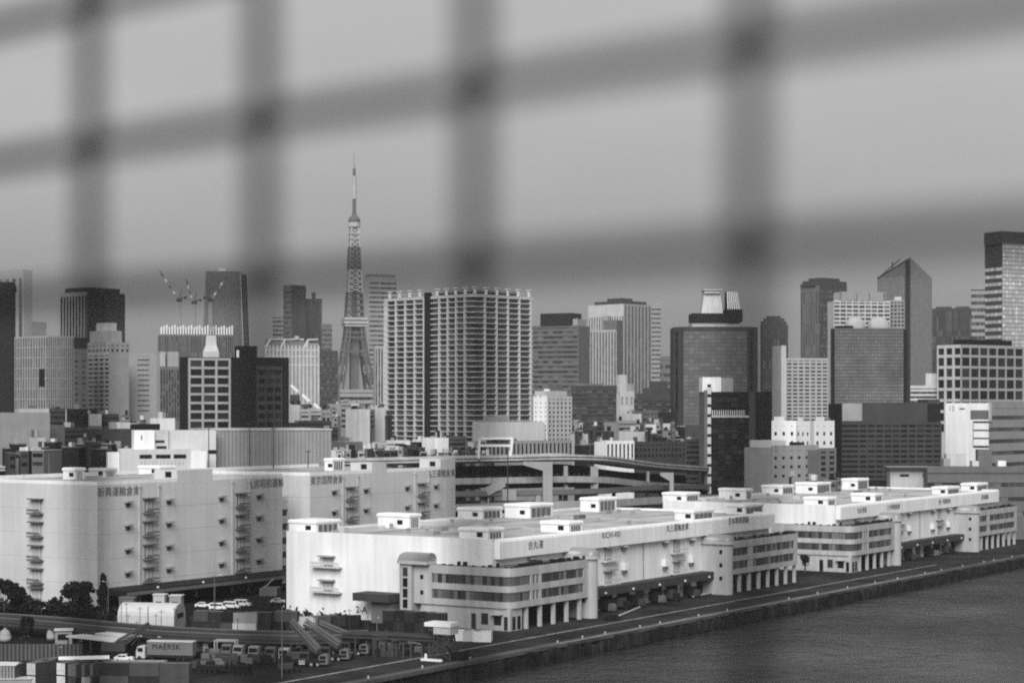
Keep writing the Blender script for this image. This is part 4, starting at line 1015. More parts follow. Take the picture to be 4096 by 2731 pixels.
# ------------------------------------------------------------------ middle distance
B('apartment_block', 'white apartment block dotted with small dark windows, right of the balcony tower', 'apartment block', 880, 2133, 2192, 2288, 1590, PALE, ('g', 3, 11, .72, .68), ('g', 6, 11, .45, .5), phi=50, yb=1790, wallL=WHITE, glass=GLASSD, bits=(('box', .0, .9, .2, .9, 3.5, PALE), ('box', .3, .9, .5, .9, 7, GREY), ('tank', .2, 1.6, .4, 0, 4.5, WHITE)))
B('office_block', 'wide plain grey ribbon windowed block behind the dotted apartment block', 'office block', 1350, 2284, 2284, 2474, 1546, DGREY, None, ('b', 6, 12, .0, .6), yb=1740, bits=(('plant', .1, .7, .2, .7, 2.5, GREY),))
B('tower_house', 'slim white building with a pale stepped top before the finned towers', BT, 1150, 2466, 2480, 2536, 1570, WHITE, ('p',), ('v', 3, 3, .5, .35), phi=30, yb=1620, bits=(('box', -.02, .5, .1, .8, 12, WHITE), ('box', .5, 1, .2, .7, 6, PALE)))
B('apartment_block', 'dark terraced block stepping up behind the small white roofs', 'apartment block', 1250, 2530, 2530, 2706, 1600, DGREY, None, ('b', 2, 5, .02, .45), yb=1660, bits=(('box', .1, 1, .2, .9, 5, DGREY), ('box', .25, 1, .3, .9, 9, DGREY), ('box', .4, .8, .4, .9, 14, DGREY)))
small = [  # x0 xc x1 ytop ybase Z wall-left wall-right left-style right-style roof label
 (2508,2530,2566,1655,1700,1050,WHITE,WHITE,'p','p','bright white cube above the grey roofs, right of the slim white building'),
 (2570,2572,2632,1645,1700,1060,PALE,GREY,'p','g','small dark gridded block next to the bright white cube'),
 (2632,2632,2705,1648,1720,1040,DARK,DARK,'p','p','black boxy block beside the small dark gridded block'),
 (2632,2640,2690,1700,1775,900,WHITE,WHITE2,'p','g','white block with a few square windows under the slate tower'),
 (2538,2540,2588,1726,1775,880,PALE,WHITE2,'p','p','blank white block left of the white block with square windows'),
 (2470,2474,2545,1688,1775,930,LGREY,LGREY,'p','b','grey banded block left of the blank white block'),
 (2590,2592,2640,1690,1775,940,GREY,GREY,'p','b','grey banded block between the two white blocks'),
 (2300,2304,2380,1700,1790,950,DGREY,DGREY,'p','b','dark banded block just right of the dotted apartment block'),
 (2380,2384,2470,1705,1800,940,DARK,DGREY,'p','b','dark low block with ribbon windows in the middle of the roofs'),
 (2405,2425,2537,1770,1835,830,WHITE,WHITE,'p','v','white block with vertical stripes just above the expressway curve'),
 (2537,2540,2745,1772,1840,840,DARK,DGREY,'p','g','long dark block with small windows just above the expressway curve'),
 (2320,2324,2352,1735,1800,860,WHITE2,PALE,'p','p','narrow pale shaft building beside the dotted apartment block'),
 (1955,1957,2178,1687,1760,860,WHITE2,WHITE2,'p','p','long pale blank block at the foot of the balcony tower'),
 (1735,1738,1795,1750,1830,760,WHITE,WHITE,'p','p','small white tower like hut beside the expressway sign'),
 (1795,1797,1865,1752,1830,770,GREY,GREY,'p','b','grey hut right of the small white tower like hut'),
 (1865,1866,2290,1772,1830,790,LGREY,LGREY,'p','v','long grey wall of framed bays along the expressway'),
 (1540,1545,1640,1768,1840,800,WHITE2,WHITE2,'p','b','white frame roofed shed below the balcony tower'),
 (1640,1645,1735,1775,1840,790,DGREY,DARK,'p','b','dark shed with a pale roof edge below the balcony tower'),
 (1492,1496,1545,1792,1830,780,WHITE2,WHITE2,'p','p','small blank white shed left of the white frame roofed shed'),
 (1344,1348,1402,1800,1835,760,WHITE,WHITE,'p','p','small bright hut right of the big grey hall'),
 (1376,1380,1450,1766,1830,800,PALE,GREY,'p','p','grey hut with a white stair, right of the small bright hut'),
 (1402,1405,1480,1795,1835,765,LGREY,GREY,'p','b','low grey shed behind the small bright hut'),
 (1325,1327,1352,1715,1830,820,DGREY,DGREY,'p','b','thin dark slab of balconies against the big grey hall'),
 (1432,1436,1480,1636,1720,950,WHITE,WHITE,'p','p','white windowless block left of the balcony tower base'),
 (1480,1484,1500,1642,1720,960,GREY,GREY,'p','b','slot of dark balconies between two white blocks'),
 (1498,1500,1540,1630,1710,970,WHITE,WHITE,'p','p','white block touching the balcony tower base'),
 (1362,1364,1450,1615,1720,1050,PALE,PALE,'p','b','pale banded building under the lattice tower'),
 (1320,1322,1365,1640,1720,1060,DGREY,DGREY,'p','b','dark banded building left of the pale banded one'),
 (1200,1204,1240,1642,1720,1000,WHITE,WHITE2,'p','b','white striped block with three pale bands right of the dark gridded office'),
 (1240,1243,1285,1640,1720,1000,WHITE2,WHITE2,'p','b','second white striped block, right of the one with three pale bands'),
 (1285,1288,1322,1645,1720,1010,PALE,LGREY,'p','g','pale block with square openings, left of the dark banded building'),
 (1155,1166,1196,1618,1720,900,WHITE2,PALE,'p','p','narrow blank pale block touching the dark gridded office'),
 (1190,1195,1325,1690,1730,860,GREY,DGREY,'p','b','long dark terrace roof behind the big grey hall'),
 (0-40,-38,200,1650,1800,690,LGREY,LGREY,'p','p','large plain grey hall at the left edge with a square dark hatch'),
 (140,142,196,1634,1700,720,PALE,PALE,'p','p','pale box on the shoulder of the large plain grey hall'),
 (196,200,262,1640,1760,800,DGREY,DGREY,'p','b','dark mixed block right of the large plain grey hall'),
 (262,268,352,1642,1712,830,WHITE2,DARK,'p','g','dark house front with a white frame and square openings'),
 (352,356,405,1655,1712,835,WHITE2,PALE,'p','p','pale square panel building right of the white framed house front'),
 (405,408,475,1662,1715,840,DARK,DGREY,'p','b','dark roofed house right of the pale square panel building'),
 (470,474,520,1688,1715,845,WHITE2,WHITE2,'p','p','low white kiosk roof left of the big grey hall'),
 (520,524,640,1702,1722,850,DGREY,DARK,'p','b','long dark flat roof behind the white annex'),
 (150,154,260,1700,1780,735,GREY,GREY,'p','p','grey flat roofed shed in front of the dark mixed block'),
 (250,254,350,1716,1790,740,GREY,DGREY,'p','b','dark shed with a double white roof edge'),
 (350,354,540,1715,1800,745,GREY,DGREY,'p','p','dark blank shed beside the white annex'),
 (150,153,182,1750,1800,690,PALE,PALE,'p','p','small pale striped hut in the dark yard at the left'),
 (630,634,700,1672,1722,880,PALE,WHITE,'p','p','white hut left of the dark gridded office'),
]
for i, (x0, xc, x1, yt, yb_, Z, wl, wr, sl, sr, lab) in enumerate(small):
    wpx = x1 - xc; rows = max(1, round((yb_ - yt) / 22)); cols = max(2, round(wpx / 16))
    st = {'p': ('p',), 'g': ('g', cols, rows, .4, .5), 'b': ('b', max(2, cols // 2), rows, .02, .5), 'v': ('v', max(4, cols), 1, .5, .08)}
    bits = []
    for k in range(rnd.choice((1, 2, 2, 3))):
        u = rnd.uniform(.05, .7); v = rnd.uniform(.2, .6); bits.append((rnd.choice(('box', 'plant', 'tank')), u, u + rnd.uniform(.08, .25), v, v + .25, rnd.uniform(1, 3.2), rnd.choice((WHITE2, LGREY, GREY, DARK, PALE))))
    bits = [(q[0], q[1], .9, q[3], 0, q[5], q[6]) if q[0] == 'tank' else q for q in bits]
    B('low_building', lab, BT, Z, x0, xc, x1, yt, wr, st[sl], st[sr], phi=None if x0 > xc - 3 else 30, yb=yb_, b=rnd.uniform(10, 18), wallL=None if x0 > xc - 6 else wl, glass=GLASSD, roof=rnd.choice((ROOF, ROOFD, GREY)), bits=bits)
# low roofs crowded between the named blocks
areas = [(0, 500, 1765, 1830, 640, 685, 40, 'small dark roofed hut among the low sheds at the left, behind the tall warehouse', (DARK, DGREY, GREY, DARK, PALE)),
 (1330, 1960, 1788, 1832, 735, 790, 40, 'small flat roofed shed crowded along the near side of the balcony tower', (GREY, DGREY, PALE, DARK, LGREY, DGREY)),
 (2290, 2760, 1690, 1800, 850, 960, 62, 'small flat roofed house in the crowd of roofs above the expressway curve', (DGREY, GREY, DARK, PALE, DGREY, LGREY)),
 (1160, 1540, 1615, 1668, 1000, 1200, 30, 'small block in the crowd of roofs below the lattice tower', (GREY, LGREY, DGREY, WHITE2)),
 (400, 720, 1655, 1695, 880, 960, 8, 'small flat roof just behind the big box hall', (GREY, LGREY, DGREY, WHITE2)),
 (3100, 3350, 1905, 1925, 690, 715, 5, 'small hut below the grey four storey block', (GREY, DARK, PALE))]
for xa, xb, ya, yb_, za, zb_, n_, lab, mts in areas:
    for k in range(n_):
        Z = rnd.uniform(za, zb_) * K; q = Z / F; px = rnd.uniform(xa, xb); w_ = rnd.uniform(24, 80) * q if xa == 0 else rnd.choice((rnd.uniform(9, 20), rnd.uniform(16, 38))) * q; h_ = max(4, zat(rnd.uniform(ya, yb_), Z)); mt = rnd.choice(mts)
        ro = thing('low_building', lab, 'building', (tx(px) * Z, Z, 0), R(rnd.uniform(-25, 30)), 'low buildings: ' + lab.split(' ', 1)[1]); dp = rnd.uniform(6, 12)
        MB().box(0, w_, 0, dp, 0, h_).build('wall', mt, ro)
        m = MB(); m.box(-.2, w_ + .2, -.2, dp + .2, h_ + .01, h_ + .35); m.build('roof', rnd.choice((ROOF, ROOFD, GREY, LGREY)), ro)
        for j in range(rnd.choice((1, 2, 3))):
            z = h_ - 2.4 - j * 3.2
            if z > 1: MB().box(.5, w_ - .5, -.08, -.01, z, z + 1.4).build('window_band', GLASSD, ro)
        u = rnd.uniform(.1, .6) * w_; MB().box(u, u + rnd.uniform(1, 2.6), 2, 4.5, h_ + .36, h_ + rnd.uniform(1.2, 3)).build('roof_plant', rnd.choice((WHITE2, LGREY, DGREY, DARK)), ro)
# big hall: white composite front-left, grey long face
r_ = B('hall', 'big box hall with a long plain grey face and a white left part', 'hall', 640, 535, 868, 1325, 1722, LGREY, ('p',), ('p',), phi=20, b=45, wallL=WHITE, roof=ROOF)
ro, a_, b_, h_ = r_
MB().box(0, a_, -.12, -.01, 6, h_ * .62).build('lower_wall', GREY, ro); MB().box(-.3, a_ + .3, -.3, b_, h_ + .03, h_ + .6).build('roof_edge', PALE, ro)
m = MB()
for k in range(30): u = a_ * k / 30; m.box(u - .05, u + .05, -.2, -.13, 6, h_)
m.build('panel_joint', GREY, ro)
m = MB()
for k in range(11): u = 2 + k * 3.2; m.box(u, u + .5, -.5, -.13, 10, 21)
m.build('lower_rib', PALE, ro)
for k, (u, w_) in enumerate(((.04, .1), (.2, .07), (.28, .1))): pass
Zq = 622 * K; q = Zq / F
ro = thing('annex', 'white annex of stepped boxes with dark openings in front of the big hall', 'annex', (tx(480) * Zq, Zq, 0), R(14))
def bx_(x0, x1, yt, y0, y1, mat, nm='wall'): return MB().box((x0 - 480)*q, (x1 - 480)*q, y0, y1, 0, zat(yt, Zq)).build(nm, mat, ro)
bx_(480, 800, 1797, 0, 20, WHITE2); bx_(538, 620, 1722, 4.1, 20.5, WHITE); bx_(622, 676, 1722, 5.1, 20.6, PALE); bx_(678, 868, 1722, 6, 20.7, WHITE2); bx_(432, 479, 1810, 2, 14, WHITE)
def hole(x0, x1, ya, yb_, y, mat=BLACK): MB().box((x0 - 480)*q, (x1 - 480)*q, y - .08, y - .01, zat(yb_, Zq), zat(ya, Zq)).build('window', mat, ro)
for x0, x1 in ((557, 606), (622, 680), (692, 742)): hole(x0, x1, 1818, 1834, 0)
for x0, x1 in ((560, 742),): 
    m = MB()
    for k in range(12): m.box((560 + k*15 - 480)*q, (566 + k*15 - 480)*q, -.2, -.01, zat(1858, Zq), zat(1840, Zq))
    m.build('louvre', PALE, ro)
hole(622, 660, 1762, 1772, 5.1); hole(628, 668, 1785, 1796, 5.1, DARK); hole(566, 570, 1742, 1760, 4.1); hole(835, 870, 1802, 1818, 6)
m = MB(); m.box((760 - 480)*q, (822 - 480)*q, -1.5, -.01, 5, zat(1805, Zq)); m.build('white_box', WHITE, ro)
for px, yt, lab in ((1000, 1690, 'slim dark mast against the face of the big grey hall'), (1092, 1710, 'thin mast right of the slim dark mast on the big grey hall'), (835, 1700, 'mast at the junction of the white and grey parts of the big hall'), (248, 1775, 'tall thin mast rising above the roof of the tall left warehouse'), (1232, 1800, 'thin mast rising from the roof near the far hall corner'), (2030, 1790, 'dark lamp mast beside the expressway sign frame')):
    Z = 610 * K; t_ = thing('mast', lab, 'mast', (tx(px) * Z, Z, 0)); MB().cyl(0, 0, 0, zat(yt, Z), .35, .15, 6).build('pole', STEELD, t_)
    MB().box(-1.0, 1.0, -.2, .2, zat(yt, Z) - .6, zat(yt, Z) - .3).build('arm', STEELD, t_)
# sloping white lights/roofs seen as three slanted strips
for i, (px, py) in enumerate(((1178, 1552), (1224, 1590), (1270, 1626))):
    Z = 1300 * K; q = Z / F; t_ = thing('sloping_roof', ('upper', 'middle', 'lower')[i] + ' of three slanted white roof strips descending beside the dark gridded office', 'roof', (tx(px) * Z, Z, 0))
    MB().extr([(0, 0), (0, zat(py + 26, Z)), (6, zat(py + 26, Z)), (6, 0)], -18*q, 18*q, 'x').build('wall', DGREY, t_)
    m = MB(); m.bar((-14*q, -.6, zat(py - 12, Z)), (14*q, -.6, zat(py + 14, Z)), 6*q, 2); m.build('roof', WHITE, t_)
# round roof ornament and low roofs at far right
Zq = 745 * K; q = Zq / F
ro = thing('pavilion', 'low pale pavilion with an overhanging slab roof behind the second wharf warehouse', 'pavilion', (tx(3550) * Zq, Zq, 0), R(-4))
MB().box(12*q, 190*q, 1, 14, 0, zat(1880, Zq)).build('wall', PALE, ro); MB().prism([(8*q, -.5), (195*q, -.5), (195*q, 15), (8*q, 15)], zat(1880, Zq), zat(1867, Zq), [(0, -3), (220*q, -3), (220*q, 17), (0, 17)]).build('roof', LGREY, ro)
for x in (50, 140): MB().box(x*q, (x + 36)*q, .9, 1.0, zat(1906, Zq), zat(1896, Zq)).build('window', DARK, ro)
r_ = B('warehouse', 'large dull grey warehouse at the right edge behind the second white wharf warehouse', 'warehouse', 735, 3706, 3710, 4300, 1872, GREY, ('p',), ('b', 20, 4, .0, .7), phi=-3, yb=2100, b=30, glass=GLASS)
ro, a_, b_, h_ = r_
for u, w_, hh, mt in ((.12, .05, 4, LGREY), (.14, .14, 6, PALE), (.32, .05, 3, WHITE2), (.36, .1, 8, GREY), (.5, .06, 3, WHITE)): MB().box(a_*u, a_*(u + w_) - .3, 3 + u*8, 12, h_ + .05, h_ + hh).build('penthouse', mt, ro)
B('warehouse', 'grey gabled shed closing the quay at the right edge', 'warehouse', 760, 4050, 4055, 4400, 1900, GREY, ('p',), ('b', 8, 3, .0, .7), phi=-3, yb=2150, b=20)
for x0, x1, yt, Z, lab, mt in ((3085, 3184, 1690, 735, 'white stepped block right of the black glass tower', WHITE), (3184, 3240, 1692, 740, 'pale block with one dark window next to the white stepped block', WHITE2), (3256, 3338, 1690, 738, 'pale block with paired openings left of the dark attic office', WHITE2)):
    r_ = B('low_building', lab, BT, Z, x0, x0, x1, yt, mt, None, ('g', 3, 3, .7, .6), yb=1800, b=14, glass=GLASSD, bits=(('box', .1, .5, .2, .8, 2.5, mt), ('plant', .6, .8, .3, .7, 2, GREY)))
B('low_building', 'grey four storey block with a few square windows in front of the white stepped block', BT, 715, 3085, 3086, 3275, 1790, LGREY, None, ('g', 6, 4, .6, .68), yb=1935, b=16, glass=GLASSD, bits=(('box', .0, .3, .0, .8, 3, WHITE2), ('plant', .6, .75, .1, .4, 2, DARK)))
B('apartment_block', 'narrow pale block with stacked balconies beside the grey four storey block', 'apartment block', 722, 3275, 3276, 3345, 1800, GREY, None, ('g', 2, 6, .4, .4), yb=1940, b=14, glass=GLASSD)
# ------------------------------------------------------------------ elevated expressway
def dpts(lst): 
    out_ = []
    for px, py, Z in lst: Z *= K; out_.append((tx(px) * Z, Z, zat(py, Z)))
    res = []
    for i in range(len(out_) - 1):                      # Catmull-Rom
        p0, p1, p2, p3 = (Vector(out_[max(i-1, 0)]), Vector(out_[i]), Vector(out_[i+1]), Vector(out_[min(i+2, len(out_)-1)]))
        for k in range(6):
            t = k / 6; res.append(tuple(.5 * ((2*p1) + (p2 - p0)*t + (2*p0 - 5*p1 + 4*p2 - p3)*t*t + (3*p1 - p0 - 3*p2 + p3)*t**3)))
    res.append(out_[-1]); return res
upper = dpts([(-500, 1880, 690), (0, 1872, 685), (600, 1862, 680), (1300, 1848, 676), (1800, 1836, 672), (2080, 1830, 668), (2250, 1826, 668), (2370, 1832, 676), (2480, 1848, 700), (2600, 1862, 740), (2800, 1876, 800)])
ro = thing('elevated_expressway', 'upper deck of the double deck concrete expressway that curves in the middle', 'expressway', (0, 0, 0))
m = MB(); m.sweep(upper, [(-7, 0), (7, 0), (7, -.7), (4.5, -1.7), (-4.5, -1.7), (-7, -.7)]); m.build('deck', CONC, ro)
m = MB(); m.sweep(upper, [(-7.3, 1.0), (-6.9, 1.0), (-6.9, -.9), (-7.3, -.9)]); m.sweep(upper, [(6.9, 1.2), (7.3, 1.2), (7.3, -1.3), (6.9, -1.3)]); m.build('parapet', gm('parapet concrete', .42, var=.15, streak=.2), ro)
m = MB(); m.sweep(upper, [(-7.45, .25), (-7.31, .25), (-7.31, -.1), (-7.45, -.1)]); m.build('guard_strip', DARK, ro)
lower = [(x, y - 1.0, z - 8.6) for x, y, z in upper]
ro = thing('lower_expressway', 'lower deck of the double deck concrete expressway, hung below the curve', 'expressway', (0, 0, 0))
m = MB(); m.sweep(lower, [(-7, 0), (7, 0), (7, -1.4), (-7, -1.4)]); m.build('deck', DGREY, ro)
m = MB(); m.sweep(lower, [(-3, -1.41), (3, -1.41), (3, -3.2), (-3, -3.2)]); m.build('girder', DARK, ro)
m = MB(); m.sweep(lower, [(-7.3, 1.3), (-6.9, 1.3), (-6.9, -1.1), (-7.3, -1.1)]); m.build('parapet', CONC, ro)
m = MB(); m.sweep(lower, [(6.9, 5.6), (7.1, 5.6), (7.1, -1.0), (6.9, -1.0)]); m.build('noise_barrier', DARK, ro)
m = MB()
for k in range(0, len(lower), 1):
    x, y, z = lower[k]; m.box(x - .15, x + .15, y - 7.2, y - 6.95, z + 1.3, z + 2.6)
m.build('fence_post', STEELD, ro)
r2_ = thing('shade_block', 'long dark panelled block added to stand in for the shade under the double deck expressway', 'shade_block', (tx(1830) * 715 * K, 715 * K, 0), R(-3)); q = 715 * K / F  # added block, its dark colour standing in for shade below the lower deck
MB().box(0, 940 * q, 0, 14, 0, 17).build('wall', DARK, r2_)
for k in range(22): MB().box(k * 42 * q + 1, k * 42 * q + 28 * q, -.15, -.01, 1, rnd.uniform(5, 14)).build('shade_panel', rnd.choice((DGREY, BLACK, DGREY, GREY)), r2_)  # invented panels that vary the dark tone of the added block
mid = dpts([(1700, 1975, 655), (2000, 1970, 655), (2350, 1962, 665), (2550, 1950, 705), (2800, 1945, 780)])
ro = thing('slip_road', 'dark slip road between the lower expressway deck and the ground ramp', 'expressway', (0, 0, 0))
m = MB(); m.sweep(mid, [(-3.5, 0), (3.5, 0), (3.5, -1.3), (-3.5, -1.3)]); m.build('deck', DGREY, ro)
m = MB(); m.sweep(mid, [(-3.8, 1.0), (-3.5, 1.0), (-3.5, -1.0), (-3.8, -1.0)]); m.build('parapet', GREY, ro)
for k in range(0, len(mid), 5): MB().cyl(mid[k][0], mid[k][1], 0, mid[k][2] - 1.3, .8).build('pier', GREY, ro)
ramp = dpts([(1700, 2030, 640), (2000, 2018, 640), (2350, 2008, 650), (2700, 1990, 700), (3000, 1985, 760)])
ro = thing('ramp_road', 'low concrete ramp passing beneath the double deck expressway', 'expressway', (0, 0, 0))
m = MB(); m.sweep(ramp, [(-6, 0), (6, 0), (6, -1.6), (-6, -1.6)]); m.build('deck', GREY, ro)
m = MB(); m.sweep(ramp, [(-6.3, 1.1), (-5.9, 1.1), (-5.9, -1.7), (-6.3, -1.7)]); m.build('parapet', CONCL, ro)
for k in range(0, len(ramp), 4): MB().cyl(ramp[k][0], ramp[k][1], 0, ramp[k][2] - 1.6, 1.2).build('pier', CONC, ro)
def pier(px, Z, ytop, w, label, arm=None):
    Z *= K; q = Z / F; t_ = thing('expressway_pier', label, 'bridge pier', (tx(px) * Z, Z, 0), R(4)); zt = zat(ytop, Z)
    MB().box(-w*q/2, w*q/2, -1.3, 1.3, 0, zt).build('column', CONCL, t_)
    if arm:
        m = MB(); m.extr([((arm - px)*q, zt - 1.2), (-w*q/2 - .01, zt - 3.4), (-w*q/2 - .01, zt + .02), ((arm - px)*q, zt + .02)], -1.2, 1.2, 'y'); m.build('crossbeam', CONCL, t_)
    return t_
pier(2190, 655, 1846, 38, 'broad pale portal pier with a beam to its left under the upper expressway deck', 2092)
pier(2376, 668, 1864, 30, 'pale pier under the bend of the upper expressway deck')
pier(2262, 664, 1862, 16, 'slim pier between the broad portal pier and the bend')
pier(2685, 720, 1890, 16, 'small portal pier near the black glass tower', 2640)
pier(1930, 655, 1950, 18, 'round shouldered pier under the lower deck beside the tall warehouse')
pier(2150, 655, 1958, 18, 'short pier under the lower deck near the broad portal pier')
pier(2590, 715, 1885, 12, 'thin pier right of the expressway bend')
for k, px in enumerate((200, 700, 1150, 1600)): pier(px, 676, 1885, 26, ('pier hidden mostly by the tall left warehouse roof', 'pier behind the tall left warehouse', 'pier behind the link block', 'pier behind the tall warehouse before the expressway')[k])
Z = 668 * K; q = Z / F; ro = thing('sign_gantry', 'white sign gantry frame with leaning legs above the upper expressway deck', 'sign gantry', (tx(1985) * Z, Z - 6, 0))
def gz(y): return zat(y, Z)
m = MB(); m.bar((-66*q, 0, gz(1752)), (64*q, 0, gz(1752)), .8); m.bar((-66*q, 0, gz(1780)), (62*q, 0, gz(1780)), .9); m.build('beam', PAINTW, ro)
MB().bar((-66*q, 0, gz(1752)), (-70*q, 0, gz(1832)), .8).build('leg', PAINTW, ro); MB().bar((64*q, 0, gz(1752)), (54*q, 0, gz(1832)), 1.1).build('leg', PAINTW, ro)
MB().box(-6*q - 12*q, 4*q, -.3, .3, gz(1762), gz(1748)).build('signal_box', DARK, ro); MB().box(-40*q, 50*q, .5, .7, gz(1776), gz(1758)).build('sign_panel', DGREY, ro)
Z = 660 * K; t_ = thing('stair', 'slanting covered stair under the lower expressway deck', 'stair', (tx(1960) * Z, Z - 9, 0)); q = Z / F
m = MB(); m.bar((-14*q, 0, zat(1962, Z)), (56*q, 0, zat(1925, Z)), 3.2, 3.2); m.build('flight', CONC, t_)
MB().cyl(-6*q, 0, 0, zat(1965, Z), .4, None, 8).build('column', CONC, t_)
t_ = thing('notice_board', 'large grey panel standing under the lower expressway deck', 'panel', (tx(2037) * Z, Z - 12, 0)); MB().box(-28*q, 28*q, -.3, .3, zat(1995, Z), zat(1952, Z)).build('panel', LGREY, t_); MB().box(-.4, .4, -.2, .29, 0, zat(1995, Z)).build('post', STEELD, t_)
# cars and a lorry on the decks
# ------------------------------------------------------------------ yard in the foreground
def G(px, py, z=0): p = P(px, py, z); return (p.x, p.y, z)
def leafy(root, blobs, n, size, mat=LEAF):
    m = MB()
    for k in range(n):
        cx, cy, cz, rx, ry, rz = rnd.choice(blobs)
        while True:
            u = Vector((rnd.uniform(-1, 1), rnd.uniform(-1, 1), rnd.uniform(-1, 1)))
            if .25 < u.length < 1: break
        p = Vector((cx + u.x*rx, cy + u.y*ry, cz + u.z*rz)); s = size * rnd.uniform(.5, 1.3)
        a = Vector((rnd.uniform(-1,1), rnd.uniform(-1,1), rnd.uniform(-1,1))).normalized(); b_ = a.cross(Vector((rnd.uniform(-1,1), rnd.uniform(-1,1), .3))).normalized()
        m.quad(p + a*s, p + b_*s*.6, p - a*s, p - b_*s*.6)
    return m.build('crown', mat, root)
def tree(px, py, ytop, wpx, label, shape='round', n=1500):
    x, y, _ = G(px, py); q = y / F; H_ = zat(ytop, y); w_ = wpx * q / 2
    ro = thing('tree', label, 'tree', (x, y, 0))
    th = H_ * .35; m = MB(); m.cyl(0, 0, 0, th, .32, .2, 8)
    for k in range(5): a = k * 1.26; m.bar((0, 0, th * .9), (math.cos(a)*w_*.5, math.sin(a)*w_*.5, H_*.7), .18)
    m.build('trunk', BARK, ro)
    if shape == 'round': bl = [(0, 0, H_*.62, w_*.9, w_*.9, H_*.33)] + [(rnd.uniform(-.5,.5)*w_, rnd.uniform(-.5,.5)*w_, H_*rnd.uniform(.5,.85), w_*.45, w_*.45, H_*.16) for _ in range(7)]
    elif shape == 'flat': bl = [(rnd.uniform(-.75,.75)*w_, rnd.uniform(-.5,.5)*w_, H_*rnd.uniform(.62,.9), w_*.5, w_*.5, H_*.09) for _ in range(16)] + [(rnd.uniform(-.4,.6)*w_, 0, H_*.4, w_*.5, w_*.5, H_*.28) for _ in range(6)]
    elif shape == 'cone': bl = [(0, 0, H_*(.25 + .68*t), w_*(1.05 - .6*t), w_*(1.05 - .6*t), H_*.14) for t in (0, .2, .4, .6, .8, 1)]
    else: bl = [(rnd.uniform(-.8,.8)*w_, rnd.uniform(-.4,.4)*w_, H_*rnd.uniform(.35,.88), w_*.28, w_*.28, H_*.13) for _ in range(12)]
    leafy(ro, bl, n, max(.35, w_ * .13)); return ro
tree(20, 2470, 2312, 150, 'dark broadleaf tree cut by the left edge before the tall warehouse', 'loose', 1800)
tree(95, 2468, 2345, 110, 'dark drooping tree right of the one cut by the left edge', 'loose', 1400)
tree(315, 2475, 2322, 125, 'broad flat topped dark tree before the corner of the tall warehouse', 'flat', 2400)
tree(412, 2440, 2300, 50, 'dark cone shaped tree at the corner of the tall warehouse', 'cone', 1500)
tree(228, 2470, 2382, 60, 'small feathery dark tree between the loading doors and the flat topped tree', 'loose', 700)
tree(104, 2600, 2462, 72, 'dark ball shaped street tree standing beside the elevated road', 'round', 2000)
tree(2890 + 330, 2290, 2208, 42, 'dark rounded tree at the corner of the second wharf office block', 'round', 900)
ro = bpy.data.objects.new('shrubbery', None)
hm = MB()
for k in range(5200):
    px = rnd.uniform(-60, 720); d_ = rnd.uniform(0, 1); py = 2478 - 40 * d_ + px * .03
    p = Vector(G(px, py)); hgt = (3.2 if px < 330 else 2.2) * rnd.random() ** .6 * (1 - .0009 * max(0, px - 300))
    p.z = max(.2, hgt); s = rnd.uniform(.4, .9)
    a = Vector((rnd.uniform(-1,1), rnd.uniform(-1,1), rnd.uniform(-1,1))).normalized(); b_ = a.cross(Vector((rnd.uniform(-1,1), .2, 1))).normalized()
    hm.quad(p + a*s, p + b_*s*.6, p - a*s, p - b_*s*.6)
bpy.data.objects.remove(ro)
o = hm.build('shrubbery', LEAF); o['kind'] = 'stuff'; tag(o, 'dark mass of shrubs under the trees at the left', 'shrubs')
# -------- elevated road / barrier across the yard
def gpts(lst): return [tuple(G(px, py, z)) for px, py, z in lst]
road = gpts([(-300, 2448, 4.4), (0, 2462, 4.4), (230, 2478, 4.4), (460, 2500, 4.4), (700, 2518, 4.4), (960, 2530, 4.4), (1200, 2536, 4.4), (1480, 2530, 4.4)])
ro = thing('elevated_road', 'low elevated concrete road with pale barriers crossing the yard from the left edge', 'road', (0, 0, 0))
m = MB(); m.sweep(road, [(-4, -.6), (4, -.6), (4, -1.7), (-4, -1.7)]); m.build('deck', DARK, ro)
m = MB(); m.sweep(road, [(3.8, 0), (4.1, 0), (4.1, -1.7), (3.8, -1.7)]); m.sweep(road, [(-4.1, 0), (-3.8, 0), (-3.8, -1.8), (-4.1, -1.8)]); m.build('barrier', DGREY, ro)
m = MB(); m.sweep(road, [(-4.15, .25), (-3.75, .25), (-3.75, .01), (-4.15, .01)]); m.sweep(road, [(3.75, .25), (4.15, .25), (4.15, .01), (3.75, .01)]); m.build('coping', GREY, ro)
m = MB(); m.sweep(road, [(-4.3, -.7), (-4.12, -.7), (-4.12, -1.0), (-4.3, -1.0)]); m.build('conduit', DGREY, ro)
for k in range(len(road) - 1):
    for f_ in (.0, .5):
        p = Vector(road[k]).lerp(Vector(road[k+1]), f_); MB().box(p.x - .6, p.x + .6, p.y - 2.5, p.y + 2.5, 0, p.z - 1.7).build('pier', CONC, ro)
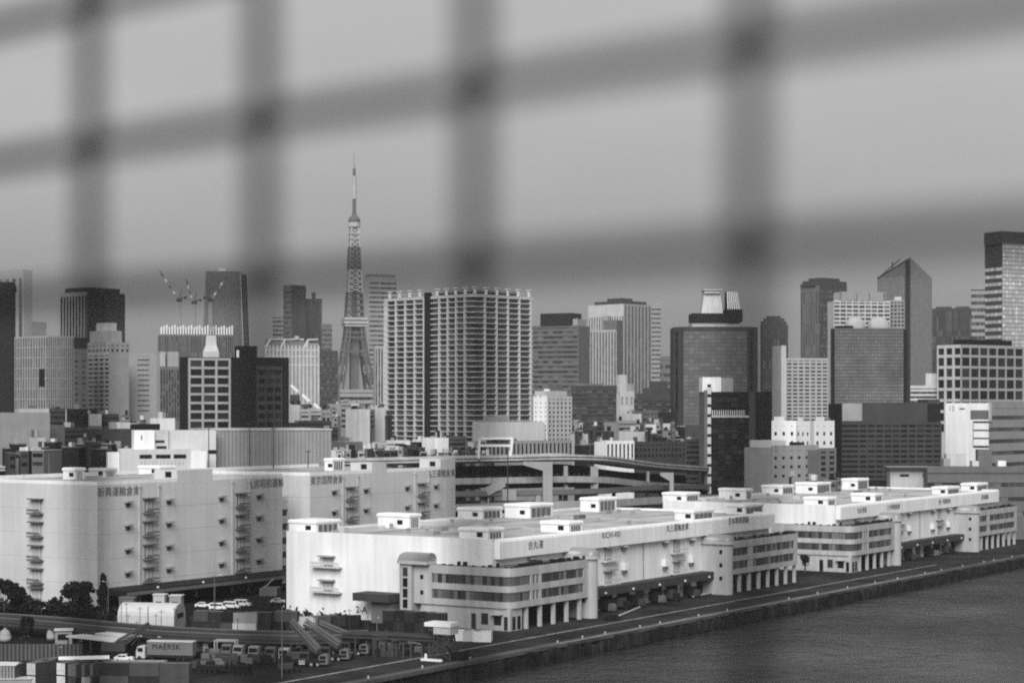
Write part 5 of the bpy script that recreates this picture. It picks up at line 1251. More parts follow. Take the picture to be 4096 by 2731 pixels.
# -------- pipe bridge to the quay
pb = gpts([(1370, 2530, 5.0), (1560, 2536, 5.0), (1740, 2546, 5.0)])
ro = thing('pipe_bridge', 'trestle of parallel pipes leading from the crane trucks to the control tower', 'pipe bridge', (0, 0, 0)); m = MB()
for o_, u in ((-1.2, 0), (-.4, .15), (.4, 0), (1.2, .3), (0, -.8), (-1, -.8), (1, -.8)): m.sweep(pb, [(o_ - .16, u - .16), (o_ + .16, u - .16), (o_ + .16, u + .16), (o_ - .16, u + .16)])
m.build('pipes', DGREY, ro)
for k in range(6):
    p = Vector(pb[0]).lerp(Vector(pb[2]), k / 5); m = MB(); m.box(p.x - 1.4, p.x - 1.1, p.y - .2, p.y + .2, 0, p.z - 1); m.box(p.x + 1.1, p.x + 1.4, p.y - .2, p.y + .2, 0, p.z - 1); m.box(p.x - 1.4, p.x + 1.4, p.y - .25, p.y + .25, p.z - 1.25, p.z - 1.0); m.build('trestle', STEELD, ro)
# -------- tent
pl, pr = Vector(G(470, 2512)), Vector(G(690, 2518)); d_ = (pr - pl); L_ = d_.length
ro = thing('storage_tent', 'long white arched storage tent in the yard', 'tent', pl, math.atan2(d_.y, d_.x) + R(4))
W_, Hs, Hp = 9.0, 3.4, 6.3
prof = [(0, 0), (0, Hs)] + [(W_/2 - W_/2*math.cos(math.pi*t/10), Hs + (Hp - Hs)*math.sin(math.pi*t/10)) for t in range(1, 10)] + [(W_, Hs), (W_, 0)]
m = MB(); m.extr(prof, 0, L_, 'x'); m.build('canvas', CANV, ro)
m = MB(); m.extr([(p_[0]*.96 + .18, p_[1]*.97) for p_ in prof], L_ + .01, L_ + .12, 'x'); m.build('end_wall', LGREY, ro)
MB().box(L_ + .13, L_ + .2, 2.2, 6.8, 2.6, 3.8).build('opening', BLACK, ro); m = MB(); 
for k in range(9): m.box(L_*k/8 - .06, L_*k/8 + .06, -.05, -.005, 0, Hs)
m.build('frame_rib', PALE, ro); MB().box(L_*.22, L_*.28, -.12, -.01, .1, 1.0).build('vent', BLACK, ro)
# -------- containers
def container(x, y, z, rz, label, mat, L_=6.06, group='shipping containers in the yard'):
    dm = mat
    if label.startswith('white ended') or 'pale end' in label: mat = CGREY
    mat = {'mid grey cladding': CGREY, 'dark grey cladding': CDARK, 'charcoal cladding': DARK}.get(mat.name, mat)
    ro = thing('shipping_container', label, 'container', (x, y, z), rz, group); W_, H_ = 2.44, 2.59
    m = MB(); m.box(.06, L_ - .06, .06, W_ - .06, .05, H_ - .06)
    k = .2
    while k < L_ - .3: m.box(k, k + .14, .02, W_ - .02, .16, H_ - .12); k += .28
    m.build('body', mat, ro)
    m = MB()
    for u in (0, L_ - .12):
        for v in (0, W_ - .12): m.box(u, u + .12, v, v + .12, 0, H_)
    for v in (0, W_ - .1): m.box(.12, L_ - .12, v, v + .1, 0, .14); m.box(.12, L_ - .12, v, v + .1, H_ - .1, H_ - .005)
    m.build('frame', mat, ro)
    MB().box(.1, L_ - .1, .1, W_ - .1, H_ - .06, H_ - .02).build('roof', GREY if mat in (CGREY, CDARK) else mat, ro)
    m = MB(); m.box(.0, .055, .14, W_/2 - .03, .16, H_ - .14); m.box(.0, .055, W_/2 + .03, W_ - .14, .16, H_ - .14); dr = m.build('door', dm if dm.name != 'dark grey cladding' else CDARK, ro)
    m = MB()
    for v in (.5, .95, 1.5, 1.95): m.box(-.05, -.001, v - .025, v + .025, .16, H_ - .16)
    for v in (.7, 1.72): m.box(-.06, -.002, v - .18, v + .18, 1.0, 1.08)
    m.build('lock_bar', STEEL, dr)
    return ro
z0 = G(100, 2646, 5.2); phi = R(52)
def row(px, py, ztop, n, gap, rz, spec, tiers=2, L_=6.06):
    """containers side by side, tops of the first at the pixel"""
    p = G(px, py, ztop); ux, uy = math.cos(rz), math.sin(rz)
    for i in range(n):
        for t in range(tiers):
            lab, mt = spec[i][t]
            container(p[0] + (uy) * gap * i, p[1] - ux * gap * i, ztop - 2.6 * (t + 1), rz, lab, mt, L_)
row(143, 2650, 5.2, 1, 2.6, R(62), [[('white ended container on top of the leftmost stack', WHITE2), ('white ended container under the leftmost white one', WHITE2)]])
row(176, 2640, 5.2, 1, 2.6, R(62), [[('grey container with a pale end, between the two white ended stacks', LGREY), ('dark container under the grey one with a pale end', DGREY)]])
row(262, 2650, 5.2, 1, 2.6, R(60), [[('white ended container on top, right stack of the white pair', WHITE), ('white ended container at the bottom, right stack of the white pair', WHITE)]])
for i, (px, py) in enumerate(((285, 2648), (318, 2646), (350, 2644))):
    row(px + 22, py + 8, 5.2, 1, 2.6, R(58), [[(('first', 'second', 'third')[i] + ' mottled grey container right of the white pair, on top', GREY), (('first', 'second', 'third')[i] + ' mottled grey container right of the white pair, below', PALE if i == 1 else DGREY)]])
p = G(395, 2648, 5.2)
rz = R(-6)
for i in range(3):
    for t in range(2):
        container(p[0] + i * 6.2 * math.cos(rz), p[1] + i * 6.2 * math.sin(rz), 2.6 - 2.6 * t, rz, ('upper' if t == 0 else 'lower') + ' ' + ('left', 'middle', 'right')[i] + ' dark grey container of the wide two tier stack at the bottom', GREY if (i * 2 + t) % 3 else DGREY)
        if i < 2: container(p[0] + .6 + i * 6.2 * math.cos(rz), p[1] + 2.7 + i * 6.2 * math.sin(rz), 2.6 - 2.6 * t, rz, ('upper' if t == 0 else 'lower') + ' ' + ('left', 'right')[i] + ' container of the rear row behind the wide two tier stack', LGREY if t == 0 else GREY)
x, y, z = G(240, 2632, 5.4)
ro = thing('shed_roof', 'long white roofed hut behind the white ended containers', 'hut', (x, y, 0), R(12)); MB().box(0, 9.5, 0, 3.5, 0, 5.1).build('wall', DGREY, ro); MB().extr([(-.3, 5.11), (1.7, 5.6), (3.8, 5.11)], -.3, 9.8, 'x').build('roof', WHITE, ro)
x, y, z = G(-60, 2652, 5.0)
ro = thing('ribbed_shed', 'pale roofed ribbed shed cut by the bottom left corner', 'shed', (x, y, 0), R(-5)); MB().box(0, 6.1, 0, 5, 0, 4.6).build('wall', GREY, ro); MB().extr([(-.2, 4.61), (2.5, 5.1), (5.2, 4.61)], -.2, 6.3, 'x').build('roof', WHITE2, ro)
m = MB()
for k in range(10): m.box(k*.65, k*.65 + .12, -.14, -.01, .2, 4.5)
m.build('rib', PALE, ro)
x, y, z = G(-40, 2731, 1.2); ro = thing('flat_car', 'pale flat roofed hut at the very bottom left', 'hut', (x + 1, y, 0), R(6)); MB().box(0, 7, 0, 3, 0, 1.9).build('wall', LGREY, ro); MB().box(-.2, 7.2, -.2, 3.2, 1.91, 2.1).build('roof', PALE, ro)
# ribbed retaining wall
x, y, z = G(-60, 2640); x2, y2, _ = G(330, 2640)
ro = thing('ribbed_wall', 'long dark ribbed retaining wall behind the white ended containers', 'wall', (x, y, 0), math.atan2(y2 - y, x2 - x)); L_ = math.hypot(x2 - x, y2 - y)
MB().box(0, L_, 0, .6, 0, 3.6).build('panel', DGREY, ro); m = MB()
for k in range(int(L_ / .9)): m.box(k*.9, k*.9 + .25, -.25, -.01, 0, 3.7)
m.build('rib', GREY, ro)
# tanks
for px, py, lab in ((20, 2562, 'grey domed tank at the left edge'), (205, 2556, 'small grey domed tank right of the ball shaped tree')):
    x, y, _ = G(px, py); q = y / F; r_ = (24 if px < 100 else 18) * q; ro = thing('storage_tank', lab, 'tank', (x, y, 0)); MB().lathe(0, 0, [(r_, 0), (r_, 1.0)] + [(r_*math.cos(R(t)), 1.0 + 1.9*math.sin(R(t))) for t in range(0, 89, 15)], 20).build('shell', LGREY, ro, True)
    MB().cyl(0, 0, 2.7, 3.2, .3, None, 8).build('valve', STEEL, ro)
# open sheds with bright roof edges
for (px0, py0), (px1, py1), lab in (((270, 2541), (455, 2562), 'lower long shed with a bright roof edge by the lattice boom'), ((385, 2530), (495, 2546), 'upper long shed with a bright roof edge by the lattice boom')):
    a_, b_ = Vector(G(px0, py0, 3.4)), Vector(G(px1, py1, 3.4)); d_ = b_ - a_; L_ = Vector((d_.x, d_.y)).length
    ro = thing('open_shed', lab, 'shed', (a_.x, a_.y, 0), math.atan2(d_.y, d_.x)); MB().box(-.2, L_, -.3, 5, 3.1, 3.4).build('roof', WHITE2, ro)
    for k in range(5): MB().box(k*L_/4.1, k*L_/4.1 + .25, 0, .25, 0, 3.09).build('post', STEELD, ro)
    MB().box(0, L_, 4.2, 4.6, 0, 3.09).build('back_wall', DARK, ro)
x, y, _ = G(255, 2575); ro = thing('kiosk', 'small hut with a dark window beside the long sheds', 'hut', (x, y, 0), R(10)); MB().box(-2, 2, 0, 3, 0, 3.2).build('wall', LGREY, ro); MB().box(-1.4, 1.0, -.06, -.005, 1.0, 2.4).build('window', BLACK, ro); MB().box(-2.3, 2.3, -.4, 3.3, 3.21, 3.5).build('roof', PALE, ro)
# -------- lattice boom
def lattice(m, a, b, w0, w1, n, t=.16, legs=.28):
    a, b = Vector(a), Vector(b); d_ = (b - a).normalized(); e = d_.cross(Vector((0, 0, 1))).normalized(); g_ = e.cross(d_)
    P_ = lambda f, i: a.lerp(b, f) + (e * (1, -1, -1, 1)[i] + g_ * (1, 1, -1, -1)[i]) * ((w0 + (w1 - w0) * f) / 2)
    for i in range(4): m.bar(P_(0, i), P_(1, i), legs)
    for k in range(n):
        for i in range(4): j = (i + 1) % 4; m.bar(P_(k/n, i), P_((k+1)/n, j), t); m.bar(P_(k/n, i), P_(k/n, j), t)
x, y, _ = G(470, 2620); ro = thing('crawler_crane', 'dark lattice boom lowered across the yard in front of the white tent', 'crane', (x, y, 0)); q = y / F
m = MB(); lattice(m, (0, 0, 2.4), (122*q, 2, zat(2497, y)), 1.8, .8, 14); m.build('boom', STEELD, ro)
m = MB(); m.bar((3, .4, 2.2), (122*q, 2, zat(2497, y)), .2); m.bar((122*q, 2, zat(2497, y)), (130*q, 2, 1.2), .12); m.bar((122*q, 2, zat(2497, y)), (60*q, 1, zat(2530, y) - .5), .12); m.build('cable', STEELD, ro)
MB().box(-3.5, 2, -1.5, 1.5, 1.1, 3.0).build('cab', DGREY, ro); m = MB(); m.box(-3.2, 2.6, -1.9, -1.1, 0, 1.0); m.box(-3.2, 2.6, 1.1, 1.9, 0, 1.0); m.build('track', BLACK, ro)
# -------- lorry with lettered trailer
x, y, _ = G(588, 2640); ro = thing('articulated_lorry', 'pale cab lorry with a grey lettered container trailer', 'lorry', (x, y, 0), R(-10)); q = y / F
L_ = 192 * q / math.cos(R(10)) * .98
MB().box(0, L_, 0, 2.5, 1.3, 4.2).build('trailer', gm('trailer grey', .15, var=.1, streak=.1), ro); MB().box(-.05, L_ + .05, -.05, 2.55, 4.21, 4.4).build('trailer_roof', PALE, ro)
m = MB(); m.box(-.3, L_, .5, 2, .8, 1.29); m.build('chassis', STEELD, ro)
m = MB(); m.extr([(-2.6, .5), (-2.6, 2.0), (-2.2, 3.1), (-.5, 3.2), (-.5, .5)], 0, 2.5, 'y'); cb = m.build('cab', PALE, ro)
m = MB(); m.box(-2.2, -1.0, -.04, -.005, 1.9, 2.8); m.build('window', BLACK, cb)
wl_ = MB().extr([(.5*math.cos(2*math.pi*t/14), .5 + .5*math.sin(2*math.pi*t/14)) for t in range(14)], 0, .35, 'y').mesh('wheel', RUBBER)
for u in (-1.8, 1.2, L_ - 3.4, L_ - 2.2): obj('wheel', wl_, ro, (u, -.02, 0)); obj('wheel', wl_, ro, (u, 2.2, 0))
text('MAERSK', ro, (L_ * .42, -.03, 3.1), (R(90), 0, 0), 1.7, BLACK, spread=1.1)
# -------- cars
def car(label, px, py, rz, mat, van=False, first={}):
    x, y, _ = G(px, py)
    key = (van, mat.name)
    if key in first:
        ro = copy_tree(first[key]); ro.location = (x, y, 0); ro.rotation_euler.z = rz; ro['label'] = label; return ro
    ro = thing('parked_van' if van else 'parked_car', label, 'van' if van else 'car', (x, y, 0), rz, 'vehicles parked in the yard')
    if van: pr_ = [(-2.3, .35), (-2.35, 1.1), (-2.2, 1.95), (1.3, 2.0), (1.9, 1.15), (2.35, 1.0), (2.4, .35)]
    else: pr_ = [(-2.1, .3), (-2.15, .95), (-1.75, 1.0), (-1.2, 1.45), (.5, 1.47), (1.15, 1.0), (2.05, .85), (2.15, .3)]
    MB().extr(pr_, -.85, .85, 'y').build('body', mat, ro)
    m = MB()
    for sy in (-.87, .851):
        if van: m.box(-2.0, -.9, sy, sy + .02, 1.2, 1.75); m.box(-.8, .3, sy, sy + .02, 1.2, 1.75); m.box(.4, 1.35, sy, sy + .02, 1.2, 1.7)
        else: m.box(-1.2, -.35, sy, sy + .02, 1.0, 1.36); m.box(-.28, .55, sy, sy + .02, 1.0, 1.36)
    m.build('side_window', BLACK, ro)
    if van: MB().quad((1.92, -.75, 1.2), (1.92, .75, 1.2), (1.36, .75, 1.93), (1.36, -.75, 1.93)).build('windscreen', BLACK, ro)
    else: MB().quad((1.17, -.72, 1.03), (1.17, .72, 1.03), (.56, .72, 1.44), (.56, -.72, 1.44)).build('windscreen', BLACK, ro)
    w2 = MB().extr([(.32*math.cos(2*math.pi*t/12), .32 + .32*math.sin(2*math.pi*t/12)) for t in range(12)], 0, .2, 'y').mesh('wheel', RUBBER)
    for u in (-1.35, 1.4):
        for v in (-.88, .68): obj('wheel', w2, ro, (u, v, 0))
    first[key] = ro; return ro
car('white van with dark windows, frontmost of the vans before the dark loading bays', 872, 2438, R(-8), PAINTW, True)
car('white van behind and right of the frontmost one', 928, 2432, R(-14), PAINTW, True)
car('white van farthest right of the three beside the loading bays', 972, 2424, R(-14), PAINTW, True)
car('white saloon car beside the left edge of the bright end wall', 1112, 2411, R(-6), PAINTW)
car('pale car half hidden left of the frontmost van', 812, 2428, R(-8), PAINTW)
for i, (px, py) in enumerate(((390, 2462), (424, 2460), (458, 2458))): car('white topped car left of the tent, ' + ('leftmost', 'middle', 'rightmost')[i] + ' of three', px, py, R(80), PAINTW)
car('white car roof seen just above the wide two tier stack', 497, 2642, R(-5), PAINTW)
car('dark car under the canopy right of the curved office block', 2330 + 120, 2478, R(30), DARK)
# -------- low buildings and containers behind the tent
x, y, _ = G(520, 2440)
for px, py, w_, h_, lab, mt in ((505, 2452, 60, 4.4, 'low grey hut behind the left end of the tent', GREY), (635, 2448, 46, 5.0, 'white topped lorry box behind the tent', PALE), (700, 2446, 48, 4.6, 'pale hut behind the right end of the tent', LGREY)):
    x, y, _ = G(px, py); q = y / F; ro = thing('hut', lab, 'hut', (x, y, 0), R(-6)); MB().box(-w_*q/2, w_*q/2, 0, 3, 0, h_ - .3).build('wall', mt, ro); MB().box(-w_*q/2 - .2, w_*q/2 + .2, -.2, 3.2, h_ - .29, h_).build('roof', WHITE2 if px > 600 else GREY, ro); MB().box(-w_*q/4, w_*q/4, -.05, -.01, .4, h_ * .6).build('opening', BLACK, ro)
cs = [(770, 2520, DGREY), (828, 2524, DGREY), (880, 2526, GREY), (930, 2528, WHITE2), (985, 2526, DGREY), (1040, 2524, DARK), (1090, 2522, DGREY)]
nm = ('first', 'second', 'third', 'fourth', 'fifth', 'sixth', 'seventh')
for i, (px, py, mt) in enumerate(cs):
    x, y, _ = G(px, py + 4)
    container(x, y, 0, R(-8), nm[i] + ' ground container from the left in the row right of the tent', mt)
    if i not in (5,): container(x + .2, y + .1, 2.6, R(-8), nm[i] + ' upper container from the left in the row right of the tent', (GREY, DGREY, DARK, LGREY, DGREY, DARK, GREY)[i])
cs = [(1120, 2505, LGREY), (1168, 2508, PALE), (1230, 2502, GREY), (1290, 2500, DGREY), (1345, 2500, DARK)]
nm2 = ('pale container at the corner of the bright end wall', 'pale open sided container before the bright end wall', 'light container with white roof before the bright end wall', 'grey container before the bright end wall', 'black container before the bright end wall')
for i, (px, py, mt) in enumerate(cs): x, y, _ = G(px, py); container(x, y, 0, R(-7), nm2[i], mt)
for i in range(5):
    for t in range(2):
        x, y, _ = G(1530 + i * 43, 2522 + i * 3); container(x, y, 2.6 * t, R(-9), ('lower', 'upper')[t] + ' ' + nm[i] + ' dark cage container left of the white control cabin', (DARK, DGREY)[(i + t) % 2], 5.2)
for i in range(3):
    x, y, _ = G(1815 + i * 38, 2562 + i * 2); container(x, y, 0, R(-8), ('left', 'middle', 'right')[i] + ' white container beside the ground floor of the curved office block', WHITE if i != 1 else WHITE2, 4.4)
x, y, _ = G(1062, 2428); ro = thing('loading_platform', 'grey raised platform with a sloping lid left of the bright end wall', 'platform', (x, y, 0), R(-5)); q = y / F
MB().box(-25*q, 45*q, 0, 6, 3.2, 5.4).build('deck', GREY, ro); MB().bar((-10*q, 1, 5.4), (28*q, 1, 8.0), .5, .3).build('lid_arm', LGREY, ro)
for k in range(3): MB().box(-22*q + k*30*q, -20*q + k*30*q, .5, .9, 0, 3.19).build('post', STEELD, ro)
# low shrubs along the foot of the bright end wall
m = MB()
for k in range(900):
    px = rnd.choice((1150, 1185, 1232, 1290, 1345, 1370)) + rnd.gauss(0, 9); p = Vector(G(px, 2470 + (px - 1150) * .07)); p.z = abs(rnd.gauss(0, .9)); s = .4
    a = Vector((rnd.uniform(-1,1), rnd.uniform(-1,1), rnd.uniform(-1,1))).normalized(); b_ = a.cross(Vector((.3, 1, rnd.uniform(-1,1)))).normalized(); m.quad(p + a*s, p + b_*s, p - a*s, p - b_*s)
o = m.build('low_bushes', LEAF); o['kind'] = 'stuff'; tag(o, 'low dark bushes along the foot of the bright end wall', 'bushes')
# -------- truck cranes and row of lorries
def truck_crane(px, py, rz, boom_px, boom_py, label):
    x, y, _ = G(px, py); ro = thing('truck_crane', label, 'mobile crane', (x, y, 0), rz, 'mobile cranes parked in a row'); q = y / F
    m = MB(); m.box(-5.2, 5.2, -1.25, 1.25, .9, 1.5); m.box(-5.2, -2.5, -1.2, 1.2, 1.5, 2.3); m.build('carrier', DARK, ro)
    m = MB(); m.extr([(3.6, .6), (3.6, 2.4), (4.2, 2.7), (5.4, 2.6), (5.7, 1.7), (5.7, .6)], -1.2, 1.2, 'y'); cb = m.build('driver_cab', GREY, ro); MB().box(3.9, 5.2, -1.25, -1.21, 1.7, 2.4).build('window', BLACK, cb)
    m = MB(); m.box(-3.6, 1.4, -1.2, 1.2, 1.55, 3.0); tb = m.build('turntable', DGREY, ro); MB().box(-.6, 1.2, -1.26, -1.21, 1.9, 2.8).build('cab_window', BLACK, tb)
    # boom: from the right end of the truck up to the left
    c_, s_ = math.cos(rz), math.sin(rz)
    bx = (boom_px - px) * q / c_; bz = zat(boom_py, y)
    st, en = Vector((3.2, .2, 2.9)), Vector((bx, 1.5, bz)); m = MB(); m.bar(st, st.lerp(en, .5), .9); m.bar(st.lerp(en, .48), st.lerp(en, .78), .7); m.bar(st.lerp(en, .76), en, .5); m.build('boom', DGREY, ro)
    m = MB(); lattice(m, st + Vector((.2, -.2, .9)), en + Vector((.5, -.2, 1.0)), .9, .7, 16, .1, .18); m.build('jib', GREY, ro)
    rim = MB().extr([(.3*math.cos(2*math.pi*t/10), .55 + .3*math.sin(2*math.pi*t/10)) for t in range(10)], -.02, .0, 'y').mesh('rim', LGREY)
    tw = MB().extr([(.55*math.cos(2*math.pi*t/14), .55 + .55*math.sin(2*math.pi*t/14)) for t in range(14)], 0, .4, 'y').mesh('wheel', RUBBER)
    for u in (-4.0, -2.5, 2.0, 3.4):
        wv = obj('wheel', tw, ro, (u, -1.3, 0)); obj('rim', rim, wv); obj('wheel', tw, ro, (u, .9, 0))
    m = MB()
    for k in range(4): m.box(-.8, .6, -1.34, -1.27, .5 + k*.25, .62 + k*.25)
    m.build('step', PALE, ro)
truck_crane(1215, 2662, R(-9), 1150, 2500, 'mobile crane nearest the painted road line, four pale wheel hubs')
truck_crane(1300, 2640, R(-9), 1205, 2502, 'second mobile crane from the front, boom lowered to the left')
truck_crane(1380, 2618, R(-9), 1262, 2508, 'third mobile crane, rearmost of the row before the pipe bridge')
def lorry(px, py, label, mat):
    x, y, _ = G(px, py); ro = thing('parked_lorry', label, 'lorry', (x, y, 0), R(75), 'lorries parked side by side')
    MB().extr([(-3.5, .6), (-3.5, 1.0), (-1.2, 1.0), (3, 1.0), (3, .6)], -1.1, 1.1, 'y').build('chassis', BLACK, ro)
    cb = MB().extr([(-5.2, .5), (-5.25, 1.6), (-4.9, 2.9), (-3.4, 3.0), (-3.4, .5)], -1.15, 1.15, 'y').build('cab', mat, ro); MB().quad((-5.26, -1, 1.65), (-5.26, 1, 1.65), (-4.95, 1, 2.7), (-4.95, -1, 2.7)).build('windscreen', BLACK, cb)
    MB().box(-3.2, 3, -1.15, 1.15, 1.05, 2.3).build('load_bed', DARK, ro)
    tw = MB().extr([(.5*math.cos(2*math.pi*t/12), .5 + .5*math.sin(2*math.pi*t/12)) for t in range(12)], 0, .35, 'y').mesh('wheel', RUBBER)
    for u in (-4.3, 1.0, 2.1):
        for v in (-1.15, .8): obj('wheel', tw, ro, (u, v, 0))
for i, px in enumerate((940, 986, 1048, 1112, 1166)): lorry(px, 2618 + i * 4, ('first', 'second', 'third', 'fourth', 'fifth')[i] + ' lorry from the left with its cab facing the camera, left of the mobile cranes', (GREY, LGREY, LGREY, GREY, LGREY)[i])
for i, (px, py, w_, h_) in enumerate(((842, 2692, 120, 1.6), (955, 2700, 80, 2.0), (1140, 2690, 60, 1.9))):
    x, y, _ = G(px, py); q = y / F; ro = thing('flatbed_trailer', ('long dark flatbed trailer right of the wide two tier stack', 'dark low trailer left of the tall yard lamp', 'dark box trailer at the foot of the tall yard lamp')[i], 'trailer', (x, y, 0), R(-5)); MB().box(-w_*q/2, w_*q/2, 0, 2.4, .8, h_).build('bed', (DARK, BLACK, DGREY)[i], ro)
    m = MB()
    for k in range(4): m.box(-w_*q/2 + .4 + k*1.1, -w_*q/2 + 1.2 + k*1.1, .05, 2.3, 0, .79)
    m.build('wheel', RUBBER, ro); MB().box(-w_*q/2, -w_*q/2 + .3, .1, 2.3, h_ + .01, h_ + 1).build('headboard', DGREY, ro)
# scattered gear in the dark part of the yard
gear = (('steel_frame', 'skeleton steel frame standing near the lettered lorry', 900, 2628), ('steel_frame', 'small open steel frame under the pipe bridge', 1500, 2612), ('steel_frame', 'twin posted frame left of the white control cabin', 1545, 2625))
for nm_, lab, px, py in gear:
    x, y, _ = G(px, py); ro = thing(nm_, lab, 'frame', (x, y, 0), R(-8)); m = MB(); w_, h_ = 2.4, 3.6
    for u in (-w_, w_):
        for v in (0, 2): m.box(u - .15, u + .15, v - .15, v + .15, 0, h_)
    m.box(-w_ - .2, w_ + .2, -.2, .2, h_, h_ + .3); m.box(-w_ - .2, w_ + .2, 1.8, 2.2, h_, h_ + .3); m.build('frame', LGREY if px < 1000 else STEELD, ro); MB().box(-w_ + .2, w_ - .2, .4, 1.6, 0, 1.2).build('crate', DGREY, ro)
cr = MB(); cr.box(-.7, .7, -.6, .6, .1, 1.2)
for k in range(4): cr.box(-.74, .74, -.64, -.6, .18 + k*.26, .36 + k*.26)
cr.box(-.65, -.45, -.6, .6, 0, .1); cr.box(.45, .65, -.6, .6, 0, .1)
crm = [cr.mesh('crate', mt) for mt in (DARK, DGREY, GREY)]
for k in range(110):
    px = rnd.uniform(770, 1700); py = rnd.uniform(2585, 2680 - (px - 770) * .07)
    x, y, _ = G(px, py); c = obj('crate', crm[k % 3], None, (x, y, 0)); c.rotation_euler.z = rnd.uniform(-.4, .4); s = rnd.uniform(.8, 1.6); c.scale = (s, s, s)
    tag(c, 'slatted crate standing among the lorries and cranes in the dark yard', 'crate', 'crates scattered in the yard')
for k in range(34):
    px = rnd.uniform(300, 1720); py = rnd.uniform(2560, 2600) if px > 760 else rnd.uniform(2520, 2575)
    x, y, _ = G(px, py); ro = thing('utility_pole', 'thin dark pole standing among the parked machinery of the yard', 'pole', (x, y, 0), 0, 'thin poles standing in the yard'); h_ = rnd.uniform(4, 8.5)
    MB().cyl(0, 0, 0, h_, .09, .06, 6).build('pole', STEELD, ro); MB().box(-.6, .6, -.05, .05, h_ - .5, h_ - .4).build('crossarm', STEELD, ro)
for k in range(40):
    px = rnd.uniform(770, 1730); py = rnd.uniform(2560, 2660 - max(0, px - 900) * .09)
    x, y, _ = G(px, py); ro = thing('pipe_stack', 'stack of dark pipes lying among the mobile cranes and lorries', 'pipe stack', (x, y, 0), rnd.uniform(-.5, .3), 'stacks of pipes lying in the yard'); L_ = rnd.uniform(3, 7)
    m = MB()
    for r_i in range(3):
        for c_i in range(4 - r_i): m.bar((-L_/2, c_i*.5 + r_i*.25, .25 + r_i*.42), (L_/2, c_i*.5 + r_i*.25, .25 + r_i*.42), .44, n=6)
    m.build('pipes', rnd.choice((DGREY, DARK, STEELD, DARK)), ro)
    m = MB(); m.box(-L_/2 + .3, -L_/2 + .45, -.3, -.2, 0, 1.6); m.box(L_/2 - .45, L_/2 - .3, -.3, -.2, 0, 1.6); m.build('stake', STEELD, ro)
# control tower with white cabin
x, y, _ = G(1765, 2640); q = y / F; ro = thing('control_tower', 'white stepped control cabin on a lattice stand at the quay road', 'cabin', (x, y, 0), R(-28)); 
def zz(py): return zat(py, y)
MB().box(-3.4, 3.4, -1.7, 2.6, zz(2503), zz(2487)).build('roof', PAINTW, ro); MB().box(-1.2, 3.2, -1.4, 2.3, zz(2533), zz(2503.5)).build('cabin', WHITE2, ro); MB().box(-2.6, -1.25, -1.2, 1.6, zz(2522), zz(2506)).build('side_cabin', DGREY, ro)
m = MB()
for k in range(3): m.box(-1.25, 3.25, -1.45, -1.41, zz(2530 - k*8), zz(2529 - k*8))
m.build('joint', GREY, ro)
m = MB()
for u in (-1.6, 3.0):
    for v in (-1.2, 2.0): m.bar((u, v, 0.3), (u*.8, v*.8, zz(2534)), .3)
for k in range(3):
    z_ = .6 + k * (zz(2534) - .6) / 3; z2_ = .6 + (k + 1) * (zz(2534) - .6) / 3; m.bar((-1.5, -1.1, z_), (2.8, -1.1, z2_), .2); m.bar((2.8, -1.1, z_), (-1.5, -1.1, z2_), .2); m.bar((-1.5, -1.1, z2_), (2.8, -1.1, z2_), .2)
m.build('lattice_stand', DGREY, ro); m = MB(); m.box(-3.8, 1.6, -2.6, -2.0, .05, .55); m.box(-2.9, -2.4, -2.4, -2.1, .56, 1.6); m.build('bumper', PAINTW, ro)
m = MB(); m.bar((2.2, -1.5, 3.5), (5.5, -1.5, .3), .3); m.box(3.2, 6.2, -1, 1.6, 0.01, 2.2); m.build('machinery', BLACK, ro)
# barrier arms by the canopy
for (px0, py0), (px1, py1), lab in (((2478, 2468), (2560, 2434), 'white slanting barrier rail lying on the apron before the loading canopy'), ((2772, 2392), (2880, 2368), 'long pale kerb rail on the apron near the far stair tower')):
    a_, b_ = Vector(G(px0, py0)), Vector(G(px1, py1)); ro = thing('barrier_rail', lab, 'barrier', (a_.x, a_.y, 0)); d_ = b_ - a_; MB().bar((0, 0, .55), (d_.x, d_.y, .55), .35).build('rail', PALE, ro)
    for f_ in (.05, .5, .95): MB().box(d_.x*f_ - .15, d_.x*f_ + .15, d_.y*f_ - .15, d_.y*f_ + .15, 0, .38).build('foot', DGREY, ro)
# things standing in the open ground floors and loading bays
for i, px in enumerate((2440, 2500, 2560, 2640, 2700, 2780, 3520, 3580, 3650, 3740, 3800)):
    h = WA.hy(px, 2400, -4.6); p_ = wpt(h[0], -4.9); ro = thing('parked_lorry', 'dark lorry backed up under the loading canopy, ' + (nm + ('eighth', 'ninth', 'tenth', 'eleventh'))[i] + ' from the left along the quay', 'lorry', (p_[0], p_[1], 0), UA + R(90), 'lorries under the loading canopies')
    MB().box(.5, 3.5, -1.1, 1.1, .9, 3.4).build('load_box', (DARK, DGREY, DARK)[i % 3], ro); MB().extr([(-1.2, .5), (-1.2, 1.5), (-.8, 2.5), (.3, 2.5), (.3, .5)], -1.05, 1.05, 'y').build('cab', (DGREY, GREY, DARK)[(i + 1) % 3], ro)
    m = MB()
    for u in (-.7, 2.6):
        for v in (-1.05, .75): m.extr([(u + .45*math.cos(2*math.pi*t/10), .45 + .45*math.sin(2*math.pi*t/10)) for t in range(10)], v, v + .3, 'y')
    m.build('wheel', RUBBER, ro)
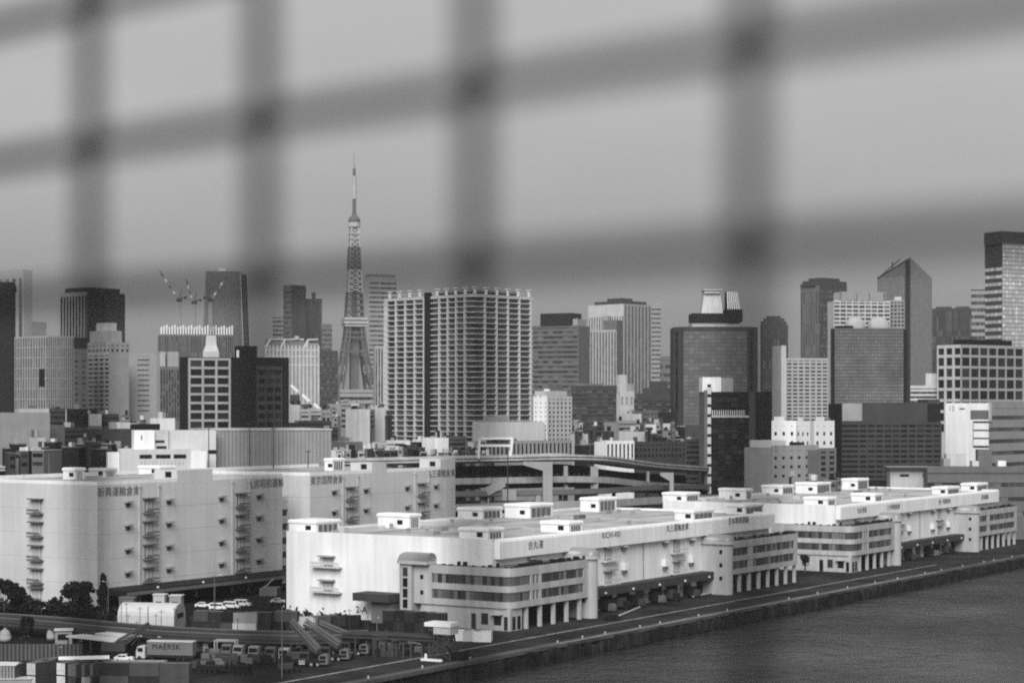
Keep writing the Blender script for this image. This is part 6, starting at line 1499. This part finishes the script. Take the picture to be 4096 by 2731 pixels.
# street lamps
def lamp(px, py, ytop, label, arm=1.4):
    x, y, _ = G(px, py); H_ = zat(ytop, y); ro = thing('street_lamp', label, 'street lamp', (x, y, 0)); MB().cyl(0, 0, 0, H_, .16, .1, 8).build('pole', GREY, ro)
    m = MB(); m.bar((0, 0, H_ - .1), (arm, 0, H_ + .1), .14); m.build('arm', STEEL, ro); MB().box(min(arm, arm*1.7), max(arm, arm*1.7), -.2, .2, H_, H_ + .25).build('lamp_head', PALE, ro)
lamp(14, 2468, 2358, 'slim street lamp at the left edge among the trees')
lamp(166, 2480, 2432, 'short street lamp on the elevated road barrier', .6)
lamp(432, 2475, 2325, 'street lamp beside the cone shaped tree', -1.0)
lamp(592, 2545, 2425, 'thin yard lamp rising in front of the white tent', .2)
lamp(858, 2440, 2300, 'pale street lamp before the dark loading bays', 1.2)
lamp(1127, 2710, 2425, 'tall yard lamp at the left end of the mobile cranes', .3)
lamp(236, 2640, 2588, 'small mast with a pyramid bracket on the ribbed wall', .4)
lamp(655, 2600, 2548, 'small lamp with a white head above the lettered lorry', -.8)
lamp(1508, 2560, 2470, 'yard lamp beside the dark cage containers', .3)
for i, px in enumerate((2050, 2520, 2660, 3010)):
    x, y, _ = G(px, 2130); 
# -------- fence just before the lens
O4 = .55
ro = thing('wire_mesh_fence', 'out of focus dark wire mesh fence right in front of the camera', 'fence', (0, 0, 0))
V4 = Vector((tx(2995) * O4, O4, 0)); V1 = Vector((tx(357) * O4 * 1.387, O4 * 1.387, 0)); stp = (V4 - V1) / 3
wr = .0043
vb = MB().cyl(0, 0, -.45, .32, wr, None, 10).mesh('vertical_wire', BLACK, True)
fx = {1: 1045, 2: 1898}
for k in range(-3, 7):
    p = V1 + stp * k
    if k in fx: s_ = tx(fx[k]); t_ = (s_ * V1.y - V1.x) / (stp.x - s_ * stp.y); p = V1 + stp * t_
    obj('vertical_wire', vb, ro, (p.x, p.y, HC))
ends = (V1 - stp * 3.3, V1 + stp * 6.3)
for hf in (.0817, .1846, .2852): z = HC + hf * O4; m = MB(); a_, b_ = ends; m.bar((a_.x, a_.y + 2*wr, z), (b_.x, b_.y + 2*wr, z), wr*2, n=10); m.build('horizontal_wire', BLACK, ro, True)
# -------- haze
hz = bpy.data.materials.new('haze'); hz.use_nodes = True; n = hz.node_tree; n.nodes.clear()
ou = n.nodes.new('ShaderNodeOutputMaterial'); pv = n.nodes.new('ShaderNodeVolumePrincipled')
pv.inputs['Color'].default_value = (.66, .66, .66, 1); pv.inputs['Density'].default_value = 5.2e-5; pv.inputs['Density Attribute'].default_value = ''
n.links.new(pv.outputs[0], ou.inputs['Volume'])
m = MB(); m.box(-6500, 9500, -300, 10900, WZ - 1, 400); o = m.build('haze', hz); o['kind'] = 'stuff'; tag(o, 'thin pale city haze filling the air over the whole scene', 'haze')
